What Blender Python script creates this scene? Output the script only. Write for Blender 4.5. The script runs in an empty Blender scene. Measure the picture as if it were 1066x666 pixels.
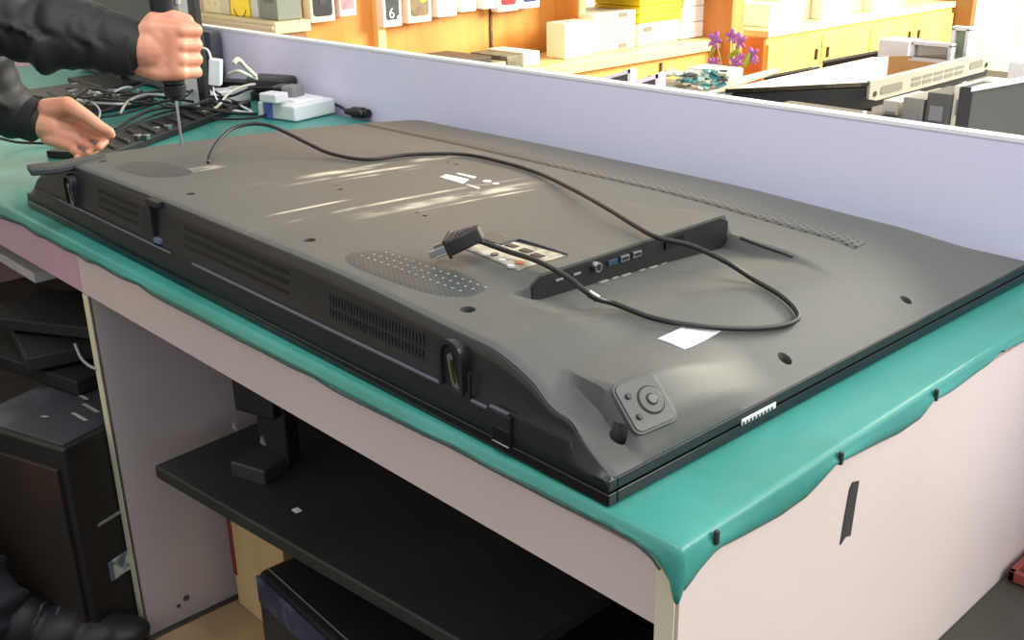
import bpy, bmesh, math, random
import numpy as np
from mathutils import Vector, Matrix
random.seed(7)
S=bpy.context.scene; COL=S.collection
V=Vector
# ------------------------------------------------------------------ camera
CL=V((.39719,-.5318,.43372)); YAW,PIT,ROL,FP=2.39026,.37628,-.01732,1103.393
F=V((math.cos(YAW)*math.cos(PIT),math.sin(YAW)*math.cos(PIT),-math.sin(PIT)))
R0=V((math.sin(YAW),-math.cos(YAW),0)); U0=R0.cross(F)
R=R0*math.cos(ROL)+U0*math.sin(ROL); U=-R0*math.sin(ROL)+U0*math.cos(ROL)
cd=bpy.data.cameras.new('camera'); cam=bpy.data.objects.new('camera',cd); COL.objects.link(cam)
m=Matrix((R,U,-F)).transposed().to_4x4(); m.translation=CL; cam.matrix_world=m
cd.sensor_width=36; cd.lens=FP/1066*36; cd.clip_start=.02; cd.clip_end=50
S.camera=cam
def ray(u,v): return F+R*((u-533)/FP)-U*((v-333)/FP)
def az(u,v,z): d=ray(u,v); return CL+d*((z-CL.z)/d.z)
def ay(u,v,y): d=ray(u,v); return CL+d*((y-CL.y)/d.y)
def ax(u,v,x): d=ray(u,v); return CL+d*((x-CL.x)/d.x)
def ad(u,v,d): return CL+ray(u,v)*d
# ------------------------------------------------------------------ materials
MATS={}
def lin(c): return tuple((x/255/12.92 if x/255<=.04045 else ((x/255+.055)/1.055)**2.4) for x in c)
def mat(name,rgb,rough=.5,metal=0,rgb2=None,scale=8,bump=0,bscale=None,spec=.5,emit=0,stretch=None,detail=4,ramp=(.35,.7),coat=0):
    if name in MATS: return MATS[name]
    m=bpy.data.materials.new(name); m.use_nodes=True; nt=m.node_tree; b=nt.nodes['Principled BSDF']
    c=(*lin(rgb),1); b.inputs['Base Color'].default_value=c
    b.inputs['Roughness'].default_value=rough; b.inputs['Metallic'].default_value=metal
    b.inputs['Specular IOR Level'].default_value=spec; b.inputs['Coat Weight'].default_value=coat
    tc=nt.nodes.new('ShaderNodeTexCoord'); mp=nt.nodes.new('ShaderNodeMapping')
    nt.links.new(tc.outputs['Object'],mp.inputs[0])
    if stretch: mp.inputs['Scale'].default_value=stretch
    if rgb2:
        n=nt.nodes.new('ShaderNodeTexNoise'); n.inputs['Scale'].default_value=scale; n.inputs['Detail'].default_value=detail
        r=nt.nodes.new('ShaderNodeValToRGB'); r.color_ramp.elements[0].color=c; r.color_ramp.elements[1].color=(*lin(rgb2),1)
        r.color_ramp.elements[0].position=ramp[0]; r.color_ramp.elements[1].position=ramp[1]
        nt.links.new(mp.outputs[0],n.inputs['Vector']); nt.links.new(n.outputs['Fac'],r.inputs[0]); nt.links.new(r.outputs[0],b.inputs['Base Color'])
    if bump:
        n=nt.nodes.new('ShaderNodeTexNoise'); n.inputs['Scale'].default_value=bscale or scale*6; n.inputs['Detail'].default_value=3
        bp=nt.nodes.new('ShaderNodeBump'); bp.inputs['Strength'].default_value=bump; bp.inputs['Distance'].default_value=.002
        nt.links.new(mp.outputs[0],n.inputs['Vector']); nt.links.new(n.outputs['Fac'],bp.inputs['Height']); nt.links.new(bp.outputs[0],b.inputs['Normal'])
    if emit:
        b.inputs['Emission Color'].default_value=c; b.inputs['Emission Strength'].default_value=emit
    MATS[name]=m; return m
BLK=mat('black_plastic',(24,25,28),.45,bump=.15,scale=30)
BLKG=mat('black_gloss',(14,15,18),.15)
DRK=mat('dark_grey_plastic',(48,50,52),.5)
RUB=mat('black_rubber',(20,20,21),.55)
WHT=mat('white_plastic',(225,225,228),.4)
CRM=mat('cream_plastic',(222,216,196),.45)
MET=mat('brushed_metal',(190,190,195),.3,1)
GRYP=mat('grey_plastic',(130,130,130),.5)
PAPER=mat('white_paper',(235,235,235),.7)
# ------------------------------------------------------------------ object helpers
def tag(o,label=None,cat=None,group=None,kind=None):
    for k,v in (('label',label),('category',cat),('group',group),('kind',kind)):
        if v: o[k]=v
    return o
def empty(name,loc,rz=0,label=None,cat=None,group=None):
    o=bpy.data.objects.new(name,None); o.empty_display_size=.03; COL.objects.link(o); o.location=loc; o.rotation_euler=(0,0,rz)
    MW[o.name]=Matrix.Translation(V(loc))@Matrix.Rotation(rz,4,'Z')
    return tag(o,label,cat,group)
MW={}
def link(name,me,mt,parent=None,world=True,smooth=False,**kw):
    o=bpy.data.objects.new(name,me); COL.objects.link(o)
    for x in (mt if isinstance(mt,(list,tuple)) else [mt]):
        if x: me.materials.append(x)
    if smooth:
        for p in me.polygons: p.use_smooth=True
    W=Matrix.Identity(4)
    if parent:
        o.parent=parent; W=MW[parent.name]
        if world: me.transform(W.inverted())
        MW[o.name]=W
    else:
        # put the origin at the thing's base
        xs=[v.co for v in me.vertices]
        c=V(((min(v.x for v in xs)+max(v.x for v in xs))/2,(min(v.y for v in xs)+max(v.y for v in xs))/2,min(v.z for v in xs)))
        me.transform(Matrix.Translation(-c)); o.location=c; MW[o.name]=Matrix.Translation(c)
    return tag(o,**kw)
def frame(o,ux=V((1,0,0)),uy=None,uz=None): pass
class MB:
    def __init__(s): s.bm=bmesh.new()
    def quad(s,*p):
        return s.bm.faces.new([s.bm.verts.new(V(q)) for q in p])
    def box(s,c,d,rot=None,M=None):
        r=bmesh.ops.create_cube(s.bm,size=1)['verts']
        T=Matrix.Translation(V(c))@(rot.to_4x4() if rot else Matrix.Identity(4))@Matrix.Diagonal((*d,1))
        if M: T=M@T
        bmesh.ops.transform(s.bm,matrix=T,verts=r); return s
    def cyl(s,a,b,r,r2=None,n=20):
        a,b=V(a),V(b); d=b-a; q=d.to_track_quat('Z','Y')
        T=Matrix.Translation((a+b)/2)@q.to_matrix().to_4x4()
        v=bmesh.ops.create_cone(s.bm,cap_ends=True,segments=n,radius1=r,radius2=r if r2 is None else r2,depth=d.length)['verts']
        bmesh.ops.transform(s.bm,matrix=T,verts=v); return s
    def ball(s,c,r,sc=(1,1,1),rot=None,n=16):
        v=bmesh.ops.create_uvsphere(s.bm,u_segments=n,v_segments=max(8,n//2+2),radius=r)['verts']
        T=Matrix.Translation(V(c))@(rot.to_4x4() if rot else Matrix.Identity(4))@Matrix.Diagonal((*sc,1))
        bmesh.ops.transform(s.bm,matrix=T,verts=v); return s
    def chain(s,pts,rad,n=14):
        for i in range(len(pts)-1): s.cyl(pts[i],pts[i+1],rad[i],rad[i+1],n)
        for p,r in zip(pts,rad): s.ball(p,r*1.0,n=n)
        return s
    def prism(s,poly,off):   # polygon (list of 3d points) extruded by the vector off
        off=V(off); a=[s.bm.verts.new(V(p)) for p in poly]; b=[s.bm.verts.new(V(p)+off) for p in poly]
        s.bm.faces.new(a); s.bm.faces.new(b[::-1]); n=len(poly)
        for i in range(n): s.bm.faces.new((a[i],b[i],b[(i+1)%n],a[(i+1)%n]))
        return s
    def tube(s,pts,r,n=10,rfun=None):
        pts=[V(p) for p in pts]; N=len(pts); rings=[]; up=V((0,0,1))
        t0=(pts[1]-pts[0]).normalized(); a=t0.orthogonal().normalized()
        for i in range(N):
            t=(pts[min(i+1,N-1)]-pts[max(i-1,0)]).normalized()
            a=(a-t*a.dot(t)).normalized(); b=t.cross(a); rr=rfun(i/(N-1)) if rfun else r
            rings.append([s.bm.verts.new(pts[i]+(a*math.cos(k*2*math.pi/n)+b*math.sin(k*2*math.pi/n))*rr) for k in range(n)])
        for i in range(N-1):
            for k in range(n): s.bm.faces.new((rings[i][k],rings[i][(k+1)%n],rings[i+1][(k+1)%n],rings[i+1][k]))
        s.bm.faces.new(rings[0][::-1]); s.bm.faces.new(rings[-1]); return s
    def mesh(s,name):
        bmesh.ops.recalc_face_normals(s.bm,faces=s.bm.faces[:]); me=bpy.data.meshes.new(name); s.bm.to_mesh(me); s.bm.free(); return me
    def build(s,name,mt,parent=None,bevel=0,seg=2,smooth=False,world=True,**kw):
        o=link(name,s.mesh(name),mt,parent,world,smooth or bevel>0,**kw)
        if bevel:
            b=o.modifiers.new('bevel','BEVEL'); b.width=bevel; b.segments=seg; b.limit_method='ANGLE'; b.angle_limit=math.radians(40); b.harden_normals=True
        return o
def spline(pts,n=8,closed=False):   # catmull-rom through points
    P=[V(p) for p in pts]; out=[]
    Q=[P[0]*2-P[1]]+P+[P[-1]*2-P[-2]]
    for i in range(1,len(Q)-2):
        a,b,c,d=Q[i-1:i+3]
        for k in range(n):
            t=k/n; out.append(.5*((2*b)+(c-a)*t+(2*a-5*b+4*c-d)*t*t+(3*b-3*c+d-a)*t**3))
    out.append(P[-1]); return out
def rrect(w,h,r,n=5):
    o=[]
    for cx,cy,a in ((w/2-r,h/2-r,0),(-w/2+r,h/2-r,90),(-w/2+r,-h/2+r,180),(w/2-r,-h/2+r,270)):
        for k in range(n+1):
            t=math.radians(a+90*k/n); o.append((cx+r*math.cos(t),cy+r*math.sin(t)))
    return o
def bake(o):
    dg=bpy.context.evaluated_depsgraph_get(); me=bpy.data.meshes.new_from_object(o.evaluated_get(dg)); o.modifiers.clear(); old=o.data; o.data=me; return o
def blob(mb,name,mt,parent,voxel,smooth=4,**kw):
    o=link(name,mb.mesh(name),mt,parent,True,True,**kw)
    r=o.modifiers.new('r','REMESH'); r.mode='VOXEL'; r.voxel_size=voxel; r.use_smooth_shade=True
    s=o.modifiers.new('s','SMOOTH'); s.iterations=smooth; s.factor=.5
    bake(o); return o
def textobj(body,name,size,M,mt,parent,ext=.0004):
    c=bpy.data.curves.new(name,'FONT'); c.body=body; c.size=size; c.extrude=ext; c.align_x='CENTER'; c.align_y='CENTER'
    t=bpy.data.objects.new('t',c); COL.objects.link(t); dg=bpy.context.evaluated_depsgraph_get()
    me=bpy.data.meshes.new_from_object(t.evaluated_get(dg)); bpy.data.objects.remove(t)
    me.transform(M); me.materials.clear(); return link(name,me,mt,parent)
def basis(o,x,y,z):
    m=Matrix((V(x),V(y),V(z))).transposed().to_4x4(); m.translation=V(o); return m
def struct(o): o['kind']='structure'; return o

# ================================================================== SETTING
FLZ=-.68; PY=.81385; PZ=.1505
def woodmat(name,a,b,st=(3,3,.5),sc=5,rough=.45): return mat(name,a,rough,rgb2=b,scale=sc,stretch=st,bump=.05)
TERR=mat('floor_tiles',(74,70,62),.6,rgb2=(60,56,50),scale=14)
struct(MB().box((-1,2.2,FLZ-.05),(8.6,9.4,.1)).build('floor',TERR))
FP2=MB().box((.75,1.2,(-.3605+FLZ)/2),(1.496,5,-.3605-FLZ)).build('floor_step',mat('dark_floor_sheet',(72,69,60),.55,rgb2=(58,56,48),scale=9,detail=8),bevel=.002)
struct(FP2)
WALLM=mat('cream_wall',(238,228,208),.7,rgb2=(230,220,200),scale=3)
struct(MB().box((-3.15,2.3,.72),(.1,9.2,2.8)).build('wall_left',WALLM))
# far wall with a big window opening
fw=MB(); fy=6.85
fw.box((-2.85,fy,.72),(.6,.1,2.8)); fw.box((2.95,fy,.72),(.7,.1,2.8)); fw.box((.025,fy,-.62),(5.15,.1,.12)); fw.box((.025,fy,1.97),(5.15,.1,.3))
struct(fw.build('wall_far',WALLM))
wf=MB()
for x in (-2.52,-.85,.85,2.57): wf.box((x,fy,.6),(.05,.08,2.4))
wf.box((.025,fy,1.3),(5.05,.07,.05)); 
struct(wf.build('window_1',WHT))
struct(MB().box((-2.2,-2.3,.72),(2.0,.1,2.8)).build('wall_near',WALLM))

# ================================================================== WORKBENCH
LAV=mat('lavender_laminate',(232,226,252),.35,rgb2=(227,221,250),scale=2)
PINK=mat('pink_white_laminate',(212,194,191),.4,rgb2=(204,187,184),scale=3)
EDGE=mat('cream_board_edge',(214,206,178),.6)
t=empty('workbench',(-.54,.4,FLZ),label='pale pink laminate workbench with an end panel, under the teal cloth',cat='workbench')
MB().box((-.54,.405,-.012),(1.078,.805,.018)).build('bench_top',PINK,t)
MB().box((-.5475,.009,-.0515),(1.063,.018,.060)).build('front_apron',PINK,t)
MB().box((-.009,.405,(-.022+FLZ)/2),(.018,.80,-FLZ-.024)).build('end_panel',mat('end_panel_laminate',(232,216,208),.4,rgb2=(226,206,198),scale=2.5),t)
MB().box((-.009,-.0006,-.345),(.0178,.0012,.66)).build('edge_band',EDGE,t,label='bare cream edge of the end panel')
MB().box((-1.07,.405,-.35),(.018,.80,-FLZ-.024)).build('divider_panel',mat('divider_laminate',(196,184,184),.4,rgb2=(184,172,172),scale=3),t)
MB().box((-1.07,-.0006,-.38),(.0178,.0012,.595)).build('edge_band',EDGE,t)
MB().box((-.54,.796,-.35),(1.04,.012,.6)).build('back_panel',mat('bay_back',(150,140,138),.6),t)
# stains at the foot of the divider
for (y,z,r) in ((.075,-.66,.006),(.06,-.668,.004)): MB().cyl((-1.061,y,z+.02),(-1.0606,y,z+.02),r,n=9).build('dirt_mark',mat('dirt',(90,80,80),.9),t)
t=empty('side_bench',(-2.1,.4,FLZ),label='pink laminate bench adjoining on the left, beneath the technician',cat='workbench')
PK2=mat('rosy_laminate',(205,168,184),.4,rgb2=(188,152,168),scale=4)
MB().box((-2.1,.405,-.012),(2.0,.805,.018)).build('bench_top',PK2,t)
MB().box((-2.09,.009,-.0515),(2.018,.018,.060)).build('front_apron',PK2,t)
MB().box((-3.08,.405,-.35),(.018,.80,-FLZ-.024)).build('end_panel',PK2,t)
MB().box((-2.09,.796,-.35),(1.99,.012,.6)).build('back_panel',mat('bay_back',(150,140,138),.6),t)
# keyboard-height board under the side bench
t=MB().box((-1.62,.24,-.1485),(.44,.40,.018)); t.build('sliding_shelf_board',mat('pale_board',(200,198,194),.5),bevel=.001,label='pale grey shelf board jutting out under the left bench apron',cat='shelf board')
# partition screen
t=empty('partition',(-1.5,PY+.01,FLZ),label='long lavender partition screen with a white top edge behind the bench',cat='partition')
MB().box((-1.3,PY+.009,(PZ-.004+FLZ)/2),(3.5,.018,PZ-.004-FLZ)).build('panel',LAV,t)
MB().box((-1.3,PY+.009,PZ-.002),(3.5,.021,.005)).build('top_edge',mat('white_edge',(245,243,246),.4),t,label='white top edging')
# black tape strip on end panel
q=[V((.0012,y,z)) for y,z in ((.247,-.058),(.251,-.053),(.262,-.056),(.2605,-.075),(.258,-.112),(.249,-.109),(.241,-.114),(.243,-.09))]
MB().prism(q,(-.0008,0,0)).build('tape_strip',mat('black_tape',(62,60,58),.6),label='short dark strip of tape stuck on the pale end panel',cat='tape')
# cardboard on the floor of the bays
CARD=mat('cardboard',(176,146,110),.85,rgb2=(158,128,94),scale=12,bump=.1)
MB().box((-.55,.34,FLZ+.004),(.98,.74,.006)).build('cardboard_sheet',CARD,label='tan cardboard sheet on the floor right of the divider panel',cat='cardboard')
MB().box((-1.42,.34,FLZ+.004),(.64,.8,.006)).build('cardboard_sheet',CARD,label='tan cardboard sheet on the floor left of the divider, under the old cabinet',cat='cardboard')
# red framed tray on the floor step
p=az(1046,601,-.36)
t=empty('framed_tray',(p.x+.02,p.y+.12,-.3605),label='red-rimmed shallow tray of odds and ends beside the end panel',cat='tray')
o=V((p.x+.008,p.y,-.36)); 
fr=MB(); w_,l_=.22,.28
for a,b in (((0,0),(w_,0)),((w_,0),(w_,l_)),((w_,l_),(0,l_)),((0,l_),(0,0))):
    c=V(((a[0]+b[0])/2,(a[1]+b[1])/2,.008)); fr.box(o+c,(abs(a[0]-b[0])+.008,abs(a[1]-b[1])+.008,.014))
fr.build('rim',mat('red_rim',(150,66,56),.5),t,bevel=.001)
MB().box(o+V((w_/2,l_/2,.003)),(w_,l_,.005)).build('base',mat('tray_base',(60,58,52),.7),t)
for k in range(14):
    c=o+V((random.uniform(.02,.2),random.uniform(.02,.2),.009)); MB().ball(c,random.uniform(.005,.010),(1.3,1,.4)).build('trinket',[MET,CRM,DRK][k%3],t,smooth=True)

# ================================================================== TEAL CLOTH
hemF=[(-1.36,-.021),(-1.349,-.022),(-1.251,-.014),(-1.196,-.019),(-1.158,-.016),(-1.115,-.017),(-1.088,-.018),(-1.05,-.015),(-1.015,-.018),(-.98,-.014),(-.909,-.016),(-.856,-.012),(-.826,-.016),(-.785,-.017),(-.696,-.016),(-.611,-.016),(-.56,-.015),(-.501,-.015),(-.459,-.013),(-.419,-.016),(-.28,-.013),(-.241,-.010),(-.191,-.012),(-.145,-.011),(-.108,-.011),(-.081,-.010),(-.064,-.009),(-.034,-.010),(-.013,-.017),(-.004,-.027),(.011,-.041)]
hemR=[(-.014,-.041),(.001,-.037),(.017,-.026),(.037,-.018),(.083,-.024),(.125,-.029),(.161,-.027),(.185,-.019),(.203,-.012),(.254,-.018),(.315,-.026),(.355,-.024),(.376,-.013),(.411,-.016),(.446,-.016),(.496,-.015),(.524,-.006),(.572,-.013),(.66,-.02),(.74,-.012),(.80,-.016)]
def ip(tab,x): return float(np.interp(x,[a for a,_ in tab],[b for _,b in tab]))
bm=bmesh.new(); XL=-2.95
xs=[XL+(1.36+XL)*0+i*.05 for i in range(int((-1.36-XL)/.05))]+list(np.arange(-1.36,-.001,.008))+[.0]
ys=[0]+list(np.arange(.008,.806,.008))
def sheet(n1,n2,fn):
    g=[[bm.verts.new(fn(i,j)) for j in range(n2)] for i in range(n1)]
    for i in range(n1-1):
        for j in range(n2-1): bm.faces.new((g[i][j],g[i+1][j],g[i+1][j+1],g[i][j+1]))
rb=.007; TH=.0018
sheet(len(xs),len(ys),lambda i,j:V((xs[i],ys[j],0)))
K=9
def prof(h,k):   # k 0..K : offset outwards and z for a fall of depth h (negative)
    s=k/(K-1); A=.55
    if s<A: a=s/A*math.pi/2; return rb*math.sin(a),-rb*(1-math.cos(a))
    f=(s-A)/(1-A); return rb+.002*math.sin(f*3),-rb+(h+rb)*f
def ff(i,k):
    h=min(ip(hemF,xs[i]) if xs[i]>-1.36 else -.021+.004*math.sin(xs[i]*30),-.008); o,z=prof(h,k); return V((xs[i],-o,z))
sheet(len(xs),K,ff)
def fr_(j,k):
    h=min(ip(hemR,ys[j]),-.008); o,z=prof(h,k); o+=.004*(.5+.5*math.sin(ys[j]*36))*max(0,(k/(K-1)-.5)); return V((o,ys[j],z))
sheet(len(ys),K,fr_)
NC=10
def fc(a,k):
    f=a/(NC-1); h=ip(hemF,0)*(1-f)+ip(hemR,0)*f; h=min(h,-.03-.018*math.sin(f*math.pi)); o,z=prof(h,k); an=f*math.pi/2
    return V((o*math.sin(an)*1.1,-o*math.cos(an)*1.1,z))
sheet(NC,K,fc)
bmesh.ops.remove_doubles(bm,verts=bm.verts[:],dist=.0012)
bmesh.ops.recalc_face_normals(bm,faces=bm.faces[:])
me=bpy.data.meshes.new('cloth'); bm.to_mesh(me); bm.free()
TEAL=mat('teal_vinyl',(66,150,140),.34,rgb2=(50,130,117),scale=7,bump=.5,bscale=22,detail=8,ramp=(.3,.75))
cl=link('bench_cloth',me,[TEAL],smooth=True,label='teal vinyl cloth spread over the bench with wavy hanging hems',cat='cloth')
sm=cl.modifiers.new('t','SOLIDIFY'); sm.thickness=.0014; sm.offset=-1
hl=[V((x,-(rb+.0025),min(ip(hemF,x) if x>-1.36 else -.021+.004*math.sin(x*30),-.008))) for x in xs if x<=-.004]
MB().tube(hl,.0011,6).build('hem_edge',mat('hem_dark',(24,60,56),.6),cl,world=True)
TK=mat('dark_tack',(40,42,36),.6)
for i,(y,z,lb) in enumerate(((.033,-.002,'nearest the bench corner'),(.207,-.004,'midway along the right-hand hem'),(.377,-.003,'farthest from the bench corner'))):
    MB().box((.0098,y,z-.004),(.004,.004,.012)).build('tack',TK,bevel=.001,label='small dark tack pinning the teal cloth, '+lb,cat='tack',group='tacks along the right hem of the cloth')

# ================================================================== TELEVISION
TA=-.01673; N0=V((-.06943,.00406,.0008)); TW,THh=1.23,.738
tv=empty('television',N0,TA,label='large dusty grey television lying face down on the teal cloth',cat='television')
TM=MW['television']; TI=TM.inverted()
def sm01(t): t=min(1,max(0,t)); return t*t*(3-2*t)
PODC=(-.0226,.0628,.0575); XW=-.222; WY1,WY2=.142,.428
def zc(x,y):
    d=min(-x,x+TW); d=max(0,d)
    P=.0865+.0105*sm01((-x-.10)/.32)-.003*sm01((-x-.75)/.35)
    P-=.040*(max(0,y)/.72)**1.9
    s=1-(1-min(1,d/.15))**1.6
    if x>-.5 and y<.12: s+=(.10*math.exp(-((d-.047)/.012)**2)-.05*math.exp(-((d-.074)/.012)**2))*math.exp(-(y/.035)**2)
    t=max(0,THh-y); q=1-(1-min(1,t/.085))**2
    z=.0215+(P-.0215)*s*q
    # connector module
    wy=sm01((y-(WY1-.022))/.022)*(1-sm01((y-WY2)/.018))
    if x<=XW:
        a=max(0,.0985-z)*sm01(1-(XW-x)/.17)**.8; z+=a*wy
    else:
        wy2=sm01((y-(WY1-.05))/.05)*(1-sm01((y-WY2)/.012))
        z-=.0150*wy2*sm01(1-(x-XW)/.15)
    # finger hollow beside the key pad
    z-=.009*math.exp(-(((x+.050)/.020)**2+((y-.022)/.016)**2))
    # pod that carries the key pad
    pp=PODC[2]-.95*(x-PODC[0])+.15*min(.02,y-PODC[1]); pod=min(pp,.0730)-.0012
    wq=sm01((y-(PODC[1]-.0275))/.006)*(1-sm01((y-(PODC[1]+.018))/.15))*(1-sm01((x-PODC[0]-.011)/.013))
    if -.16<x and pod>z: z+=(pod-z)*wq
    return z
def tw(x,y,z): return TM@V((x,y,z))
def onTV(u,v,dz=0):
    """point of the cover seen at this pixel, in TV coordinates"""
    o=TI@CL; d=TI.to_3x3()@ray(u,v); tt=.5; last=None
    z=.085
    for i in range(40):
        k=(z-o.z)/d.z; p=o+d*k; z=.5*z+.5*(zc(p.x,p.y)+dz)
    return V((p.x,p.y,zc(p.x,p.y)+dz))
COV=mat('dusty_grey_cover',(82,83,80),.55,spec=.3,rgb2=(92,92,87),scale=3.2,bump=.10,bscale=900,detail=9,ramp=(.35,.75))
# dust streaks where the mount sat
nt=COV.node_tree; b=nt.nodes['Principled BSDF']
src=b.inputs['Base Color'].links[0].from_socket; tc=nt.nodes['Texture Coordinate']
sep=nt.nodes.new('ShaderNodeSeparateXYZ'); nt.links.new(tc.outputs['Object'],sep.inputs[0])
def mth(op,a,b_=None,c_=None):
    n=nt.nodes.new('ShaderNodeMath'); n.operation=op
    for i,v in enumerate((a,b_,c_)):
        if v is None: continue
        if isinstance(v,(int,float)): n.inputs[i].default_value=v
        else: nt.links.new(v,n.inputs[i])
    return n.outputs[0]
def gband(x0,sx,y0,sy):
    a=mth('POWER',mth('ABSOLUTE',mth('DIVIDE',mth('SUBTRACT',sep.outputs[0],x0),sx)),4.0); c=mth('POWER',mth('ABSOLUTE',mth('DIVIDE',mth('SUBTRACT',sep.outputs[1],y0),sy)),4.0)
    return mth('EXPONENT',mth('MULTIPLY',mth('ADD',a,c),-1.0))
# streaks run across the width of the cover (y) at the two mount columns and at the ends of the plate
bands=[gband(-.742,.010,.32,.15),gband(-.715,.006,.27,.09),gband(-.695,.003,.29,.06),gband(-.525,.012,.29,.13),gband(-.560,.004,.24,.17),gband(-.500,.003,.31,.09),gband(-.885,.012,.12,.03),gband(-.60,.003,.12,.05)]
s_=bands[0]
for x_ in bands[1:]: s_=mth('MAXIMUM',s_,x_)
ns=nt.nodes.new('ShaderNodeTexNoise'); ns.inputs['Scale'].default_value=34; ns.inputs['Detail'].default_value=5
mpn=nt.nodes.new('ShaderNodeMapping'); mpn.inputs['Scale'].default_value=(1.3,.45,1); nt.links.new(tc.outputs['Object'],mpn.inputs[0]); nt.links.new(mpn.outputs[0],ns.inputs['Vector'])
msk=mth('MULTIPLY',s_,mth('MULTIPLY',mth('SUBTRACT',ns.outputs['Fac'],.40),5.0)); 
cl_=nt.nodes.new('ShaderNodeClamp'); nt.links.new(msk,cl_.inputs[0])
mx=nt.nodes.new('ShaderNodeMix'); mx.data_type='RGBA'; nt.links.new(cl_.outputs[0],mx.inputs[0]); nt.links.new(src,mx.inputs[6]); mx.inputs[7].default_value=(*lin((196,190,168)),1)
nt.links.new(mx.outputs[2],b.inputs['Base Color'])

xs=sorted(set([round(x,5) for x in np.linspace(-TW,0,300) if abs(x-XW)>.004]+[XW-.0004,XW+.0006,XW-.004,XW+.004]))
ny=190; bm=bmesh.new(); g=[]
for x in xs:
    zf=zc(x,.004); y0=.002+.10*(zf-.0215); col=[]
    for j in range(ny):
        y=y0+(THh-.001-y0)*(j/(ny-1)); z=zc(x,y)
        if j==0: z-=.0025
        if j==1: z=zc(x,y)-.0004
        col.append(bm.verts.new((x,y,z)))
    g.append(col)
for i in range(len(xs)-1):
    for j in range(ny-1): bm.faces.new((g[i][j],g[i+1][j],g[i+1][j+1],g[i][j+1]))
per=[g[i][0] for i in range(len(xs))]+[g[-1][j] for j in range(1,ny)]+[g[i][-1] for i in range(len(xs)-2,-1,-1)]+[g[0][j] for j in range(ny-2,0,-1)]
low=[bm.verts.new((v.co.x,v.co.y,.016)) for v in per]; n=len(per)
for i in range(n): bm.faces.new((per[i],low[i],low[(i+1)%n],per[(i+1)%n]))
bm.faces.new(low[::-1]) ; bmesh.ops.recalc_face_normals(bm,faces=bm.faces[:])
me=bpy.data.meshes.new('cover'); bm.to_mesh(me); bm.free()
HOLES=[(-1.0353,.047,.0065),(-.7603,.0458,.0065),(-.4825,.0452,.0070),(-.217,.0436,.0075)]
HOLES+= [(*onTV(817,373)[:2],.0068),(*onTV(943,312)[:2],.0062),(*onTV(644,454)[:2],.0075)]
VES=[(*onTV(354,197)[:2],.0035),(*onTV(442,224.5)[:2],.0035),(*onTV(475,171)[:2],.0035),(*onTV(434,221)[:2],.0028),(*onTV(350,193)[:2],.0022),(*onTV(466,169)[:2],.003)]
cover=link('rear_cover',me,COV,tv,world=False)
def nrm(x,y):
    e=.003; return V((-(zc(x+e,y)-zc(x-e,y))/(2*e),-(zc(x,y+e)-zc(x,y-e))/(2*e),1)).normalized()
cut=MB()
for x,y,r in HOLES+VES:
    n_=nrm(x,y); p=V((x,y,zc(x,y))); dpt=.012 if r>.004 else .006
    a=p-V((0,0,dpt)); cut.cyl(a,p+V((0,0,.01)),r,n=20)
co=link('cutter',cut.mesh('cutter'),None); co.matrix_world=TM@Matrix.Translation(co.location)
bpy.context.view_layer.update()
bo=cover.modifiers.new('b','BOOLEAN'); bo.object=co; bo.solver='EXACT'; bo.operation='DIFFERENCE'
bake(cover); bpy.data.objects.remove(co)
for p in cover.data.polygons: p.use_smooth=True
cover.data.set_sharp_from_angle(angle=math.radians(38))
for x,y,r in HOLES+VES:
    p=V((x,y,zc(x,y))); dpt=.0115 if r>.004 else .0055
    a=tw(*(p-V((0,0,dpt)))); MB().cyl(a,a+V((0,0,.0025)),r*.98,n=16).cyl(a+V((0,0,.0025)),a+V((0,0,.004)),r*.5,n=8).build('screw',mat('dark_screw',(10,10,11),.6),tv)
# --- black bottom edge wall
WALLB=mat('black_edge_plastic',(22,24,29),.42,bump=.1,scale=60)
bm=bmesh.new(); g=[]
for x in list(np.linspace(-TW-.001,.001,260)):
    zt=zc(min(-.0005,max(-TW+.0005,x)),.004)-.0022; rail=-1.16<x<-.06
    lv=[.0095,.021,.034,.0385,.0392]; col=[]
    pts=[(-.0040,.0095),(-.0036,min(.021,zt))]
    if zt>.045:
        pts+=[(-.0030,.034),(-.0026,.0380),(.0004,.0386)]
        for f in (.25,.5,.75,1): 
            z=.0386+(zt-.0386)*f; pts.append((.0004+.0016+.10*(z-.0386)-.0006,z))
    else:
        for f in (.2,.3,.4,.5,.7,.85,1): z=.021+(max(zt,.0212)-.021)*f; pts.append((-.0036+.0050*f+.0015*f,z))
    g.append([bm.verts.new((x,y,z)) for y,z in pts])
for i in range(len(g)-1):
    for j in range(len(g[0])-1): bm.faces.new((g[i][j],g[i+1][j],g[i+1][j+1],g[i][j+1]))
bmesh.ops.recalc_face_normals(bm,faces=bm.faces[:])
me=bpy.data.meshes.new('edge'); bm.to_mesh(me); bm.free()
ew=link('bottom_edge_panel',me,WALLB,tv,world=False,smooth=True,label='black bottom edge panel'); ew.data.set_sharp_from_angle(angle=math.radians(30))
s=ew.modifiers.new('s','SOLIDIFY'); s.thickness=.0012; s.offset=-1
def tvbox(c,d,name,mt,par=tv,bevel=.0006,**kw): return MB().box(c,d,M=TM).build(name,mt,par,bevel=bevel,**kw)
# thin raised rail
tvbox((-.437,-.0034,.0368),(.47,.0030,.0026),'trim_rail',mat('rail_grey',(96,98,108),.3))
tvbox((-.91,-.0034,.0368),(.36,.0026,.0020),'trim_rail',mat('rail_grey',(96,98,108),.3))
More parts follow.
